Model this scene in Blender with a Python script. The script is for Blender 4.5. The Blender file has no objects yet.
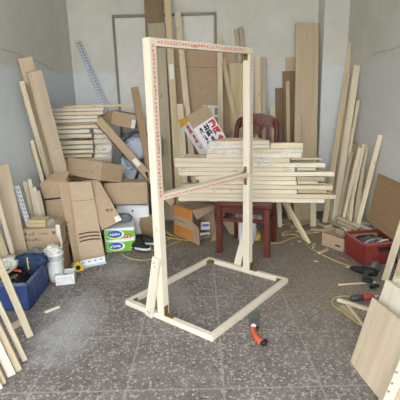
import bpy, bmesh, math, random
from mathutils import Vector as V, Matrix

C = bpy.context.scene.collection
rnd = random.Random(7)

# ------------------------------------------------------------------ camera
FOC, PIT, ROL, YAW, H = 414.52, 0.24962, -0.026926, 0.005615, 1.2
def cam_axes():
    cp, sp = math.cos(PIT), math.sin(PIT)
    f = V((0, cp, -sp)); u = V((0, sp, cp)); x = V((1, 0, 0))
    cr, sr = math.cos(ROL), math.sin(ROL)
    x2 = x * cr + u * sr; u2 = u * cr - x * sr
    Z = Matrix.Rotation(YAW, 3, 'Z')
    return Z @ x2, Z @ u2, Z @ f
CX, CU, CF = cam_axes()
CAM = V((0, 0, H))
def ray(px, py):
    return CX * ((px - 200) / FOC) - CU * ((py - 200) / FOC) + CF
def P(px, py, y):                       # point of the view ray at depth y
    d = ray(px, py); return CAM + d * (y / d.y)
def F(px, py, z=0.0):                   # point at height z
    d = ray(px, py); return CAM + d * ((z - H) / d.z)
def W(px, py, x):                       # point on the plane X = x
    d = ray(px, py); return CAM + d * (x / d.x)
def PL(px, py, p0, n):
    d = ray(px, py); return CAM + d * ((p0 - CAM).dot(n) / d.dot(n))
cd = bpy.data.cameras.new('camera'); cam = bpy.data.objects.new('camera', cd); C.objects.link(cam)
cd.sensor_fit = 'HORIZONTAL'; cd.sensor_width = 36; cd.lens = FOC / 400 * 36; cd.clip_start = .02
m = Matrix.Identity(4)
for i in range(3):
    m[i][0], m[i][1], m[i][2] = CX[i], CU[i], -CF[i]
m.translation = CAM
cam.matrix_world = m
bpy.context.scene.camera = cam

# ------------------------------------------------------------------ materials
def mat(name, rough=.6, metal=0.0, spec=.3):
    M = bpy.data.materials.new(name); M.use_nodes = True
    nt = M.node_tree; b = nt.nodes['Principled BSDF']
    b.inputs['Roughness'].default_value = rough; b.inputs['Metallic'].default_value = metal
    b.inputs['Specular IOR Level'].default_value = spec
    return M, nt, b
def nd(nt, typ, **kw):
    n = nt.nodes.new(typ)
    for k, v in kw.items():
        if k in n.inputs.keys() if isinstance(k, str) else False: n.inputs[k].default_value = v
        else: setattr(n, k, v)
    return n
def lk(nt, a, b): nt.links.new(a, b)
def ramp(nt, fac, stops):
    r = nt.nodes.new('ShaderNodeValToRGB'); e = r.color_ramp.elements
    e[0].position, e[0].color = stops[0][0], (*stops[0][1], 1)
    e[1].position, e[1].color = stops[1][0], (*stops[1][1], 1)
    for p, c in stops[2:]:
        x = e.new(p); x.color = (*c, 1)
    lk(nt, fac, r.inputs[0]); return r.outputs[0]
def mix(nt, fac, a, b, mode='MIX'):
    n = nt.nodes.new('ShaderNodeMix'); n.data_type = 'RGBA'; n.blend_type = mode
    for s, v in ((n.inputs[0], fac), (n.inputs[6], a), (n.inputs[7], b)):
        if hasattr(v, 'links'): lk(nt, v, s)
        elif isinstance(v, (int, float)): s.default_value = v
        else: s.default_value = (*v, 1)
    return n.outputs[2]
def mth(nt, op, a, b=None, c=None):
    n = nt.nodes.new('ShaderNodeMath'); n.operation = op
    for s, v in zip(n.inputs, (a, b, c)):
        if v is None: continue
        if hasattr(v, 'links'): lk(nt, v, s)
        else: s.default_value = v
    return n.outputs[0]
def s2l(c):
    return tuple(((x / 255) / 12.92 if x / 255 <= .04045 else ((x / 255 + .055) / 1.055) ** 2.4) for x in c)
def coords(nt, scale, rot=None):
    t = nt.nodes.new('ShaderNodeTexCoord'); mp = nt.nodes.new('ShaderNodeMapping')
    mp.inputs['Scale'].default_value = scale
    oi = nt.nodes.new('ShaderNodeObjectInfo')
    add = nt.nodes.new('ShaderNodeVectorMath'); add.operation = 'ADD'
    k = mth(nt, 'MULTIPLY', oi.outputs['Random'], 37.0)
    cmb = nt.nodes.new('ShaderNodeCombineXYZ')
    for i in range(3): lk(nt, k, cmb.inputs[i])
    lk(nt, t.outputs['Object'], mp.inputs[0]); lk(nt, mp.outputs[0], add.inputs[0]); lk(nt, cmb.outputs[0], add.inputs[1])
    return add.outputs[0], oi.outputs['Random'], t
def noise(nt, vec, scale=1.0, detail=4, rough=.55):
    n = nt.nodes.new('ShaderNodeTexNoise'); n.inputs['Scale'].default_value = scale
    n.inputs['Detail'].default_value = detail; n.inputs['Roughness'].default_value = rough
    if vec is not None: lk(nt, vec, n.inputs['Vector'])
    return n.outputs[0]
MT = {}
def wood(name, light, dark, var=.12, knots=True, rough=.6):      # grain runs along local X
    M, nt, b = mat(name, rough)
    v, r, t = coords(nt, (1.6, 26, 26))
    g = noise(nt, v, 1.0, 5, .6)
    col = ramp(nt, g, [(.3, dark), (.62, light)])
    v2, r2, t2 = coords(nt, (3.0, 3.0, 3.0))
    tone = noise(nt, v2, 1.0, 2)
    col = mix(nt, mth(nt, 'MULTIPLY', tone, .5), col, tuple(x * .8 for x in light))
    if knots:
        v3, _, _ = coords(nt, (5, 14, 14))
        vo = nt.nodes.new('ShaderNodeTexVoronoi'); vo.inputs['Scale'].default_value = 1.0; lk(nt, v3, vo.inputs['Vector'])
        kn = nt.nodes.new('ShaderNodeMapRange'); lk(nt, vo.outputs['Distance'], kn.inputs[0])
        kn.inputs[1].default_value = .06; kn.inputs[2].default_value = .14; kn.inputs[3].default_value = .55; kn.inputs[4].default_value = 0
        col = mix(nt, kn.outputs[0], col, tuple(x * k for x, k in zip(dark, (.5, .38, .28))))
    hv = nt.nodes.new('ShaderNodeHueSaturation')
    vv = mth(nt, 'MULTIPLY_ADD', r, var * 2, 1 - var)
    lk(nt, vv, hv.inputs['Value']); lk(nt, col, hv.inputs['Color'])
    hv.inputs['Saturation'].default_value = 1.0
    lk(nt, hv.outputs[0], b.inputs['Base Color'])
    MT[name] = M
wood('pine', s2l((222, 209, 184)), s2l((198, 180, 148)), .08)
wood('pine_frame', s2l((224, 216, 200)), s2l((210, 198, 174)), .03)
wood('pine_yellow', s2l((212, 194, 158)), s2l((188, 168, 128)), .08)
wood('pine_old', s2l((194, 180, 156)), s2l((164, 148, 122)), .12)
wood('plank', s2l((206, 188, 160)), s2l((190, 170, 140)), .04, False)
wood('plank_grey', s2l((182, 170, 148)), s2l((158, 145, 122)), .05)
wood('fibre', s2l((152, 128, 102)), s2l((134, 112, 88)), .06, False)
wood('panel_brown', s2l((168, 140, 108)), s2l((152, 124, 94)), .04, False)
wood('ply', s2l((204, 187, 164)), s2l((184, 165, 140)), .05, False)
def plain(name, c, rough=.6, metal=0.0, spec=.3, var=.08, sc=18, dirt=None, bump=0):
    M, nt, b = mat(name, rough, metal, spec)
    v, r, t = coords(nt, (sc, sc, sc))
    n = noise(nt, v, 1.0, 5)
    col = ramp(nt, n, [(.3, tuple(x * (1 - var) for x in c)), (.7, tuple(min(1, x * (1 + var)) for x in c))])
    if dirt:
        v2, _, _ = coords(nt, (9, 9, 9)); n2 = noise(nt, v2, 1.0, 6, .65)
        mr = nt.nodes.new('ShaderNodeMapRange'); lk(nt, n2, mr.inputs[0]); mr.inputs[1].default_value = .5; mr.inputs[2].default_value = .72; mr.inputs[4].default_value = .75
        col = mix(nt, mr.outputs[0], col, dirt)
    if bump:
        bp = nt.nodes.new('ShaderNodeBump'); bp.inputs['Strength'].default_value = bump; lk(nt, n, bp.inputs['Height']); lk(nt, bp.outputs[0], b.inputs['Normal'])
    lk(nt, col, b.inputs['Base Color']); MT[name] = M; return M
plain('card', s2l((179, 157, 131)), .8, spec=.15, var=.06, sc=30)
plain('card_light', s2l((189, 169, 145)), .8, spec=.15, var=.06, sc=30)
plain('card_dark', s2l((158, 134, 106)), .8, spec=.15, var=.06, sc=30)
plain('card_edge', s2l((120, 98, 72)), .8, spec=.15)
plain('orange', s2l((200, 134, 72)), .7, spec=.2, var=.05)
plain('white_card', s2l((232, 234, 240)), .6, var=.03)
plain('white_plastic', s2l((226, 229, 232)), .4, var=.05, dirt=s2l((188, 182, 172)))
plain('white_metal', s2l((225, 230, 238)), .4, var=.04)
plain('paper', s2l((225, 225, 222)), .7, var=.03)
plain('paper_blue', s2l((90, 120, 185)), .7, var=.1)
plain('zinc', s2l((186, 194, 206)), .42, .3, .5, var=.1)
plain('grey_hole', s2l((96, 102, 112)), .7)
plain('dark_hole', s2l((40, 42, 46)), .7)
plain('brass', s2l((150, 126, 66)), .4, .7, .5, var=.15)
plain('red_paint', s2l((92, 42, 34)), .4, spec=.35, var=.15, sc=9)
plain('red_crate', s2l((132, 52, 46)), .45, spec=.4, var=.08, dirt=s2l((140, 92, 84)))
plain('blue_crate', s2l((44, 66, 118)), .5, spec=.35, var=.1, dirt=s2l((92, 102, 128)))
plain('blue_rim', s2l((84, 100, 136)), .6, var=.1, dirt=s2l((186, 190, 198)))
plain('red_rim', s2l((158, 92, 84)), .6, var=.1, dirt=s2l((172, 140, 124)))
plain('yellow_dull', s2l((196, 168, 84)), .6, var=.15)
plain('sack', s2l((192, 203, 220)), .5, spec=.35, var=.16, sc=9, bump=.5)
plain('grey_sack', s2l((120, 128, 134)), .55, spec=.3, var=.2, sc=7, bump=.2)
plain('denim', s2l((52, 68, 98)), .9, spec=.1, var=.25, sc=14, bump=.25)
plain('cloth_white', s2l((206, 206, 198)), .9, spec=.1, var=.1, sc=10, bump=.2)
plain('rubber', s2l((34, 35, 38)), .6, var=.2)
plain('grey_tool', s2l((64, 70, 72)), .5, var=.15)
plain('blade', s2l((112, 118, 116)), .5, .5, .4, var=.12)
plain('orange_plastic', s2l((204, 92, 62)), .4, spec=.4, var=.05)
plain('red_plastic', s2l((160, 64, 54)), .4, spec=.4, var=.05)
plain('yellow_plastic', s2l((226, 190, 60)), .42, spec=.4, var=.06)
plain('hose_yellow', s2l((190, 170, 104)), .5, spec=.3, var=.08)
plain('green_print', s2l((112, 182, 44)), .4, spec=.35, var=.03)
plain('blue_ink', s2l((36, 88, 170)), .5, var=.04)
plain('red_ink', s2l((206, 52, 52)), .6, var=.04)
plain('pale_red_ink', s2l((208, 84, 80)), .6, var=.12, sc=60)
plain('black_ink', s2l((44, 42, 44)), .7, var=.04)
plain('brown_ink', s2l((78, 56, 40)), .8, var=.06)
plain('grey_ink', s2l((150, 152, 156)), .7, var=.04)
plain('yellow_ink', s2l((240, 220, 80)), .6, var=.04)
plain('knot', s2l((150, 118, 86)), .7, var=.25, sc=120)
plain('swarf', s2l((110, 104, 96)), .6, .2, var=.4, sc=60)
M, nt, b = mat('film', .22, 0, .5)
b.inputs['Base Color'].default_value = (.95, .95, .95, 1); b.inputs['Alpha'].default_value = .38
v, r, t = coords(nt, (9, 9, 30)); n = noise(nt, v, 1, 3, .5)
lk(nt, mth(nt, 'MULTIPLY_ADD', n, .9, -.3), b.inputs['Alpha'])
bp = nt.nodes.new('ShaderNodeBump'); bp.inputs['Strength'].default_value = .6; lk(nt, n, bp.inputs['Height']); lk(nt, bp.outputs[0], b.inputs['Normal'])
MT['film'] = M

def wall_mat(name, c, c2, dado=None):
    M, nt, b = mat(name, .85, 0, .15)
    t = nt.nodes.new('ShaderNodeTexCoord'); o = t.outputs['Object']
    n1 = noise(nt, o, 1.6, 6, .6); n2 = noise(nt, o, 14, 5, .6)
    col = ramp(nt, n1, [(.34, c2), (.6, c)])
    if dado:                                                       # worn paler paint on the lower wall
        sz = nt.nodes.new('ShaderNodeSeparateXYZ'); lk(nt, o, sz.inputs[0])
        hgt = mth(nt, 'MULTIPLY_ADD', noise(nt, o, 5, 6, .6), .10, sz.outputs[2])
        q = nt.nodes.new('ShaderNodeMapRange'); lk(nt, hgt, q.inputs[0]); q.inputs[1].default_value = 1.455; q.inputs[2].default_value = 1.495; q.inputs[3].default_value = 1; q.inputs[4].default_value = 0
        col = mix(nt, q.outputs[0], col, ramp(nt, n1, [(.3, tuple(x * .92 for x in dado)), (.65, dado)]))
    col = mix(nt, .25, col, ramp(nt, n2, [(.35, tuple(x * .82 for x in c)), (.6, c)]))
    n3 = noise(nt, o, 34, 3, .5)                                   # small chips and stains
    mr = nt.nodes.new('ShaderNodeMapRange'); lk(nt, n3, mr.inputs[0]); mr.inputs[1].default_value = .73; mr.inputs[2].default_value = .77; mr.inputs[4].default_value = .5
    col = mix(nt, mr.outputs[0], col, tuple(x * .45 for x in c))
    lk(nt, col, b.inputs['Base Color'])
    bp = nt.nodes.new('ShaderNodeBump'); bp.inputs['Strength'].default_value = .12; lk(nt, n2, bp.inputs['Height']); lk(nt, bp.outputs[0], b.inputs['Normal'])
    MT[name] = M
wall_mat('plaster', s2l((222, 221, 214)), s2l((206, 205, 198)), s2l((224, 229, 234)))
wall_mat('plaster_left', s2l((218, 219, 212)), s2l((200, 201, 194)), s2l((220, 231, 242)))
wall_mat('plaster_right', s2l((216, 214, 206)), s2l((198, 197, 189)), s2l((212, 214, 213)))
wall_mat('panel_white', s2l((228, 228, 225)), s2l((212, 212, 208)))

# floor: terrazzo tiles with pale chips and joints
M, nt, b = mat('terrazzo', .55, 0, .3)
t = nt.nodes.new('ShaderNodeTexCoord'); o = t.outputs['Object']
def chips(scale, lo, hi, prob):
    vo = nt.nodes.new('ShaderNodeTexVoronoi'); vo.inputs['Scale'].default_value = scale
    dn = nt.nodes.new('ShaderNodeTexNoise'); dn.inputs['Scale'].default_value = scale * 1.3; lk(nt, o, dn.inputs['Vector'])
    ad = nt.nodes.new('ShaderNodeVectorMath'); ad.operation = 'MULTIPLY_ADD'
    lk(nt, dn.outputs['Color'], ad.inputs[0]); ad.inputs[1].default_value = (.5 / scale,) * 3; lk(nt, o, ad.inputs[2])
    lk(nt, ad.outputs[0], vo.inputs['Vector'])
    mr = nt.nodes.new('ShaderNodeMapRange'); lk(nt, vo.outputs['Distance'], mr.inputs[0])
    mr.inputs[1].default_value = lo; mr.inputs[2].default_value = hi; mr.inputs[3].default_value = 1; mr.inputs[4].default_value = 0
    sp = nt.nodes.new('ShaderNodeSeparateColor'); lk(nt, vo.outputs['Color'], sp.inputs[0])
    ok = mth(nt, 'LESS_THAN', sp.outputs[0], prob)
    return mth(nt, 'MULTIPLY', mr.outputs[0], ok), sp.outputs[1]
base = ramp(nt, noise(nt, o, 6, 5), [(.3, s2l((106, 98, 96))), (.7, s2l((131, 123, 121)))])
c1, k1 = chips(66, .36, .52, .66)
col = mix(nt, mth(nt, 'MULTIPLY', c1, .8), base, ramp(nt, k1, [(.0, s2l((160, 154, 148))), (.6, s2l((190, 186, 181))), (.75, s2l((90, 80, 78))), (1.0, s2l((86, 76, 76)))]))
c2, k2 = chips(150, .34, .5, .55)
col = mix(nt, mth(nt, 'MULTIPLY', c2, .7), col, ramp(nt, k2, [(.3, s2l((182, 177, 171))), (.6, s2l((92, 82, 80)))]))
sx = nt.nodes.new('ShaderNodeSeparateXYZ'); lk(nt, o, sx.inputs[0])
TS, OX, OY = .40938, -.74844, 1.49245
def joint(ax, off):
    a = mth(nt, 'ADD', ax, -off + TS * 40)
    a = mth(nt, 'MODULO', a, TS)
    d = mth(nt, 'MINIMUM', a, mth(nt, 'SUBTRACT', TS, a))
    mr = nt.nodes.new('ShaderNodeMapRange'); lk(nt, d, mr.inputs[0]); mr.inputs[1].default_value = .0022; mr.inputs[2].default_value = .0050
    mr.inputs[3].default_value = 1; mr.inputs[4].default_value = 0; return mr.outputs[0]
jn = mth(nt, 'MAXIMUM', joint(sx.outputs[0], OX), joint(sx.outputs[1], OY))
col = mix(nt, mth(nt, 'MULTIPLY', jn, .6), col, s2l((168, 163, 157)))
# saw dust: pale patch near the left boards, brownish drift along the right
def blob(cx, cy, rx, ry, thr, soft):
    a = mth(nt, 'DIVIDE', mth(nt, 'SUBTRACT', sx.outputs[0], cx), rx); c = mth(nt, 'DIVIDE', mth(nt, 'SUBTRACT', sx.outputs[1], cy), ry)
    d = mth(nt, 'SQRT', mth(nt, 'ADD', mth(nt, 'MULTIPLY', a, a), mth(nt, 'MULTIPLY', c, c)))
    d = mth(nt, 'ADD', d, mth(nt, 'MULTIPLY_ADD', noise(nt, o, 9, 6, .65), 1.6, -.8))
    mr = nt.nodes.new('ShaderNodeMapRange'); lk(nt, d, mr.inputs[0]); mr.inputs[1].default_value = thr - soft; mr.inputs[2].default_value = thr + soft
    mr.inputs[3].default_value = 1; mr.inputs[4].default_value = 0; return mr.outputs[0]
col = mix(nt, mth(nt, 'MULTIPLY', blob(-.74, 2.02, .17, .40, .75, .45), .6), col, s2l((188, 188, 188)))
col = mix(nt, mth(nt, 'MULTIPLY', blob(-.22, 2.35, .14, .22, .8, .5), .45), col, s2l((176, 172, 168)))
col = mix(nt, mth(nt, 'MULTIPLY', blob(-.58, 2.72, .14, .14, .8, .5), .5), col, s2l((180, 176, 172)))
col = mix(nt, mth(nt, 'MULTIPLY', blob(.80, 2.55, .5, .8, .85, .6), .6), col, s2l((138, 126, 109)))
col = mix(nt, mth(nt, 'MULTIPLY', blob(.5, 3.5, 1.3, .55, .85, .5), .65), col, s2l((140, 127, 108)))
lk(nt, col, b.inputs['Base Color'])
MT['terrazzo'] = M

# ------------------------------------------------------------------ building blocks
WM = {}
def link(name, me, m=None, M=Matrix.Identity(4), parent=None):
    o = bpy.data.objects.new(name, me); C.objects.link(o)
    if me and m: me.materials.append(MT[m])
    if parent: o.parent = parent; o.matrix_basis = WM[parent.name].inverted() @ M
    else: o.matrix_basis = M
    WM[o.name] = M.copy(); return o
def tag(o, label, cat, group=None, kind=None):
    o['label'] = label; o['category'] = cat
    if group: o['group'] = group
    if kind: o['kind'] = kind
    return o
def thing(name, label, cat, loc, group=None, M=None):
    o = link(name, None, None, M if M else Matrix.Translation(loc)); o.empty_display_size = .05
    return tag(o, label, cat, group)
def bm_mesh(bm, name):
    bmesh.ops.recalc_face_normals(bm, faces=bm.faces)
    me = bpy.data.meshes.new(name); bm.to_mesh(me); bm.free(); return me
def bx(bm, c, s, bev=0):
    r = bmesh.ops.create_cube(bm, size=1.0, matrix=Matrix.Translation(V(c)) @ Matrix.Diagonal((*s, 1)))
    if bev:
        es = list({e for v in r['verts'] for e in v.link_edges})
        bmesh.ops.bevel(bm, geom=es, offset=bev, segments=1, affect='EDGES')
def box_me(name, s, bev=.0015, c=(0, 0, 0)):
    bm = bmesh.new(); bx(bm, c, s, bev); return bm_mesh(bm, name)
def frame(o, x, n):                     # matrix: X along x, Y along -n (into the body), Z up
    x = x.normalized(); n = (n - x * n.dot(x)).normalized(); y = -n; z = x.cross(y)
    M = Matrix.Identity(4)
    for i in range(3): M[i][0], M[i][1], M[i][2] = x[i], y[i], z[i]
    M.translation = o; return M
def bd_mesh(name, L, w, t):             # length along +X from 0, front face at y=0, body behind
    return box_me(name, (L, t, w), min(.0016, t * .2), (L / 2, t / 2, 0))
def board(label, A, B, w, t, m='pine', face=(0, -1, 0), group=None, name='wood_batten', cat='batten', parent=None):
    A, B = V(A), V(B); M = frame(A, B - A, V(face))
    o = link(name, bd_mesh(name, (B - A).length, w, t), m, M, parent)
    if parent is None: tag(o, label, cat, group)
    return o
def quadM(TL, TR, BL):                  # frame at TL: X right, Y into, Z up
    x = (TR - TL).normalized(); z = (TL - BL); z = (z - x * z.dot(x)).normalized(); y = z.cross(x)
    M = Matrix.Identity(4)
    for i in range(3): M[i][0], M[i][1], M[i][2] = x[i], y[i], z[i]
    M.translation = TL; return M, (TR - TL).length, abs((TL - BL).dot(z))
def slab(bm, pts, t):                   # thin plate from a polygon, thickness behind (against its normal)
    n = (pts[1] - pts[0]).cross(pts[-1] - pts[0]).normalized()
    a = [bm.verts.new(p) for p in pts]; c = [bm.verts.new(p - n * t) for p in pts]
    bm.faces.new(a); bm.faces.new(c[::-1]); k = len(pts)
    for i in range(k): bm.faces.new((a[i], c[i], c[(i + 1) % k], a[(i + 1) % k]))
def plate(name, pts, t, m, parent=None):
    M = WM[parent.name] if parent else Matrix.Translation(pts[0]); iv = M.inverted()
    bm = bmesh.new(); slab(bm, [iv @ V(p) for p in pts], t)
    return link(name, bm_mesh(bm, name), m, M, parent)
def lathe(bm, prof, seg=28, M=Matrix.Identity(4), cap=True):
    rings = []
    for r, z in prof:
        rings.append([bm.verts.new(M @ V((r * math.cos(2 * math.pi * i / seg), r * math.sin(2 * math.pi * i / seg), z))) for i in range(seg)])
    for a, c in zip(rings, rings[1:]):
        for i in range(seg): bm.faces.new((a[i], a[(i + 1) % seg], c[(i + 1) % seg], c[i]))
    if cap: bm.faces.new(rings[0][::-1]); bm.faces.new(rings[-1])
def smooth(me): 
    for p in me.polygons: p.use_smooth = True
    return me
def crom(pts, n=8, closed=False):
    pts = [V(p) for p in pts]; out = []
    for i in range(len(pts) - 1):
        p0 = pts[max(i - 1, 0)]; p1 = pts[i]; p2 = pts[i + 1]; p3 = pts[min(i + 2, len(pts) - 1)]
        for k in range(n):
            t = k / n
            out.append(.5 * ((2 * p1) + (p2 - p0) * t + (2 * p0 - 5 * p1 + 4 * p2 - p3) * t * t + (3 * p1 - p0 - 3 * p2 + p3) * t ** 3))
    out.append(pts[-1]); return out
def tube(bm, pts, r, seg=8, radii=None):
    rings = []; up = V((0, 0, 1))
    for i, p in enumerate(pts):
        d = (pts[min(i + 1, len(pts) - 1)] - pts[max(i - 1, 0)]).normalized()
        a = d.cross(up if abs(d.dot(up)) < .9 else V((1, 0, 0))).normalized(); c = a.cross(d)
        rr = radii[i] if radii else r
        rings.append([bm.verts.new(p + (a * math.cos(2 * math.pi * k / seg) + c * math.sin(2 * math.pi * k / seg)) * rr) for k in range(seg)])
    for a, c in zip(rings, rings[1:]):
        for i in range(seg): bm.faces.new((a[i], a[(i + 1) % seg], c[(i + 1) % seg], c[i]))
    bm.faces.new(rings[0][::-1]); bm.faces.new(rings[-1])
def tube_obj(name, pts, r, m, parent=None, n=8, seg=8, base=None):
    o0 = V(base) if base else V(pts[0])
    M = WM[parent.name] if parent else Matrix.Translation(o0); iv = M.inverted()
    bm = bmesh.new(); tube(bm, crom([iv @ V(p) for p in pts], n), r, seg)
    return link(name, smooth(bm_mesh(bm, name)), m, M, parent)
def lump(name, c, s, m, seed, amp=.18, fr=2.2, power=.6, parent=None, rot=0, flat=True):
    """soft bag: rounded box with folds"""
    from mathutils import noise as nz
    bm = bmesh.new(); bmesh.ops.create_icosphere(bm, subdivisions=5, radius=1)
    off = V((seed * 3.1, seed * 1.7, seed * .9))
    for v in bm.verts:
        q = v.co.normalized()
        q = V([math.copysign(abs(x) ** power, x) for x in q])
        k = 1 + amp * nz.noise(v.co * fr + off) + amp * .7 * abs(nz.noise(v.co * fr * 2.7 + off)) - amp * .45 * (1 - abs(nz.noise(v.co * fr * 1.9 + off * 2))) ** 6 + amp * .25 * nz.noise(v.co * fr * 6 + off)
        q = q * k
        if flat and q.z < -.75: q.z = -.75 + (q.z + .75) * .12
        v.co = V((q.x * s[0], q.y * s[1], q.z * s[2]))
    M = Matrix.Translation(V(c)) @ Matrix.Rotation(rot, 4, 'Z')
    return link(name, smooth(bm_mesh(bm, name)), m, M, parent)
def glyphs(bm, o, u, v, n, h, seed, gap=.25, star=0, wscale=1.0, bold=.16):
    """printed characters: strokes in the plane of u (along) and v (up), o = lower left"""
    r = random.Random(seed); u = u.normalized(); v = v.normalized(); w = h * wscale
    def st(x0, y0, x1, y1):
        a = [o + u * x + v * y for x, y in ((x0, y0), (x1, y0), (x1, y1), (x0, y1))]
        bm.faces.new([bm.verts.new(p) for p in a])
    x = 0
    for i in range(n):
        if star and i % star == star - 1:
            vs = []
            for k in range(10):
                q = h * (.55 if k % 2 == 0 else .25); a = math.pi / 2 + k * math.pi / 5
                vs.append(bm.verts.new(o + u * (x + w / 2 + q * math.cos(a)) + v * (h / 2 + q * math.sin(a))))
            bm.faces.new(vs)
        else:
            tk = h * bold
            for yy in r.sample([0, .28, .56, .84], r.choice((2, 3))): st(x + w * r.uniform(0, .15), yy * h, x + w * r.uniform(.75, 1), yy * h + tk)
            for xx in r.sample([0.05, .42, .8], r.choice((1, 2))): st(x + xx * w, h * r.uniform(0, .2), x + xx * w + tk, h * r.uniform(.8, 1))
        x += w * (1 + gap)
    return x
def printed(name, parent, M, items, m):
    """items: (x, z, n, h, seed, star) on the plane y=-0.0006 of frame M (X right, Z up, Y into)"""
    bm = bmesh.new(); pw = WM[parent.name]; T = pw.inverted() @ M
    R = T.to_3x3()
    for (x, z, n, h, seed, star) in items:
        glyphs(bm, T @ V((x, -.0007, z)), R @ V((1, 0, 0)), R @ V((0, 0, 1)), n, h, seed, star=star)
    me = bpy.data.meshes.new(name); bm.to_mesh(me); bm.free()
    return link(name, me, m, pw, parent)
def rects(name, parent, M, rs, m, y=-.0006, t=.0004):
    bm = bmesh.new(); T = WM[parent.name].inverted() @ M
    for (x0, z0, x1, z1) in rs:
        slab(bm, [T @ V(p) for p in ((x0, y, z0), (x1, y, z0), (x1, y, z1), (x0, y, z1))], t)
    return link(name, bm_mesh(bm, name), m, WM[parent.name], parent)
def closed_box(name, label, cat, TL, TR, BL, depth, m, group=None, seam=True):
    M, w, h = quadM(TL, TR, BL)
    root = thing(name, label, cat, None, group, M=M)
    link('box_body', box_me('box_body', (w, depth, h), .003, (w / 2, depth / 2, -h / 2)), m, M, root)
    return root, M, w, h
ORD = ['topmost', 'second', 'third', 'fourth', 'fifth', 'sixth', 'seventh', 'eighth', 'ninth', 'tenth', 'eleventh', 'twelfth', 'thirteenth', 'fourteenth', 'fifteenth', 'sixteenth']
def nth(i): return ORD[i] + ('' if i == 0 else ' from the top')

# ------------------------------------------------------------------ the room
YB, XL, XR, YF, ZC = 4.32, -1.255, 1.395, -0.6, 2.9
PYF, PXL = 4.10, 1.165
def struct(name, me, m, M=Matrix.Identity(4), parent=None):
    o = link(name, me, m, M, parent)
    if parent is None: o['kind'] = 'structure'
    return o
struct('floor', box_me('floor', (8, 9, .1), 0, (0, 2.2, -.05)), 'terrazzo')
struct('ceiling', box_me('ceiling', (XR - XL + .4, YB - YF + .2, .1), 0, ((XL + XR) / 2, (YB + YF) / 2 + .1, ZC + .05)), 'plaster')
struct('wall_front_shade', box_me('wall_front_shade', (1.2, .2, ZC), 0, (.62 + .6, YF - .1, ZC / 2)), 'plaster')  # added wall piece out of view, its width set to darken the right side
SL = .045                                   # the left wall is slightly out of square
WLN = V((1, -SL, 0)).normalized()
struct('wall_left', box_me('wall_left', (.2, YB - YF + .4, ZC), 0, (-.1, (YB + YF) / 2 + .1 - YB, ZC / 2)), 'plaster_left', Matrix.Translation((XL, YB, 0)) @ Matrix.Rotation(-math.atan(SL), 4, 'Z'))
def WL(px, py, off=0.0): return PL(px, py, V((XL, YB, 0)) + WLN * off, WLN)
def wlx(y): return XL - (YB - y) * SL
YR = YF                                   # the room is open at the front left; an added, unseen wall piece shades the right side
struct('wall_right', box_me('wall_right', (.2, YB - YR + .2, ZC), 0, (XR + .1, (YB + YR) / 2 + .1, ZC / 2)), 'plaster_right')
struct('wall_back', box_me('wall_back', (XR - XL, .2, ZC), 0, ((XL + XR) / 2, YB + .1, ZC / 2)), 'plaster')
struct('trim_1', box_me('trim_1', (XR - PXL, YB - PYF, ZC), .004, ((XR + PXL) / 2, (YB + PYF) / 2, ZC / 2)), 'plaster')
# boarded-up doorway in the back wall
dl, dr = P(113.5, 16, YB), P(215, 15, YB)
dx0, dx1, dz = dl.x, dr.x, (dl.z + dr.z) / 2
d = link('door_1', None, None, Matrix.Translation(((dx0 + dx1) / 2, YB, 0))); d['kind'] = 'structure'
link('door_panel', box_me('door_panel', (dx1 - dx0, .03, dz), 0, (0, -.004, dz / 2)), 'panel_white', WM[d.name], d)
plain('door_metal', s2l((128, 126, 118)), .5, .2, var=.15)
bm = bmesh.new(); w_ = dx1 - dx0
bx(bm, (-w_ / 2, -.012, dz / 2), (.024, .045, dz), .003); bx(bm, (w_ / 2, -.012, dz / 2), (.024, .045, dz), .003); bx(bm, (0, -.012, dz), (w_ + .024, .045, .026), .003)
link('door_frame', bm_mesh(bm, 'door_frame'), 'door_metal', WM[d.name], d)
# hairline cracks in the plaster
plain('crack', s2l((120, 122, 122)), .9)
def crack(n, pts):
    bm = bmesh.new(); tube(bm, crom(pts, 4), .0016, 5); o = struct('trim_%d' % n, bm_mesh(bm, 'trim'), 'crack')
crack(2, [WL(*q) for q in ((2, 49), (8, 51), (16, 53), (24, 57), (34, 60), (44, 65), (54, 70))])
crack(3, [W(372, 56, XR), W(379, 52, XR), W(386, 51, XR), W(393, 49, XR), W(400, 46, XR)])

# ------------------------------------------------------------------ the frame stand in the foreground
bL, bN, bR, bB = [V((p.x, p.y, 0)) for p in (F(125, 305), F(212.3, 342), F(289, 283), F(213.5, 266))]
ang = (math.atan2((bN - bL).y, (bN - bL).x) * 2 + math.atan2((bR - bN).y, (bR - bN).x) - math.pi / 2) / 3
uu = V((math.cos(ang), math.sin(ang), 0)); vv = V((-uu.y, uu.x, 0))
L_u, L_v = (bN - bL).length, (bR - bN).length
org = bN - uu * L_u
FM = Matrix.Identity(4)
for i in range(3): FM[i][0], FM[i][1], FM[i][2] = uu[i], vv[i], (0, 0, 1)[i]
FM.translation = org
fs = thing('frame_stand', 'tall pale timber frame with red print, standing upright on its flat rectangular base', 'frame stand', None, M=FM)
def fbox(name, lo, hi, m='pine_frame', along='x'):
    lo, hi = V(lo), V(hi); s = hi - lo; c = (lo + hi) / 2
    if along == 'x': R = Matrix.Identity(3); d = (s.x, s.y, s.z)
    elif along == 'y': R = Matrix(((0, -1, 0), (1, 0, 0), (0, 0, 1))); d = (s.y, s.x, s.z)
    else: R = Matrix(((0, 0, -1), (0, 1, 0), (1, 0, 0))); d = (s.z, s.y, s.x)
    return link(name, box_me(name, d, .0018), m, FM @ Matrix.Translation(c) @ R.to_4x4(), fs)
bh, bw = .032, .030
fbox('base_rail', (0, 0, 0), (L_u, bw, bh)); fbox('base_rail', (0, L_v - bw, 0), (L_u, L_v, bh))
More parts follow.
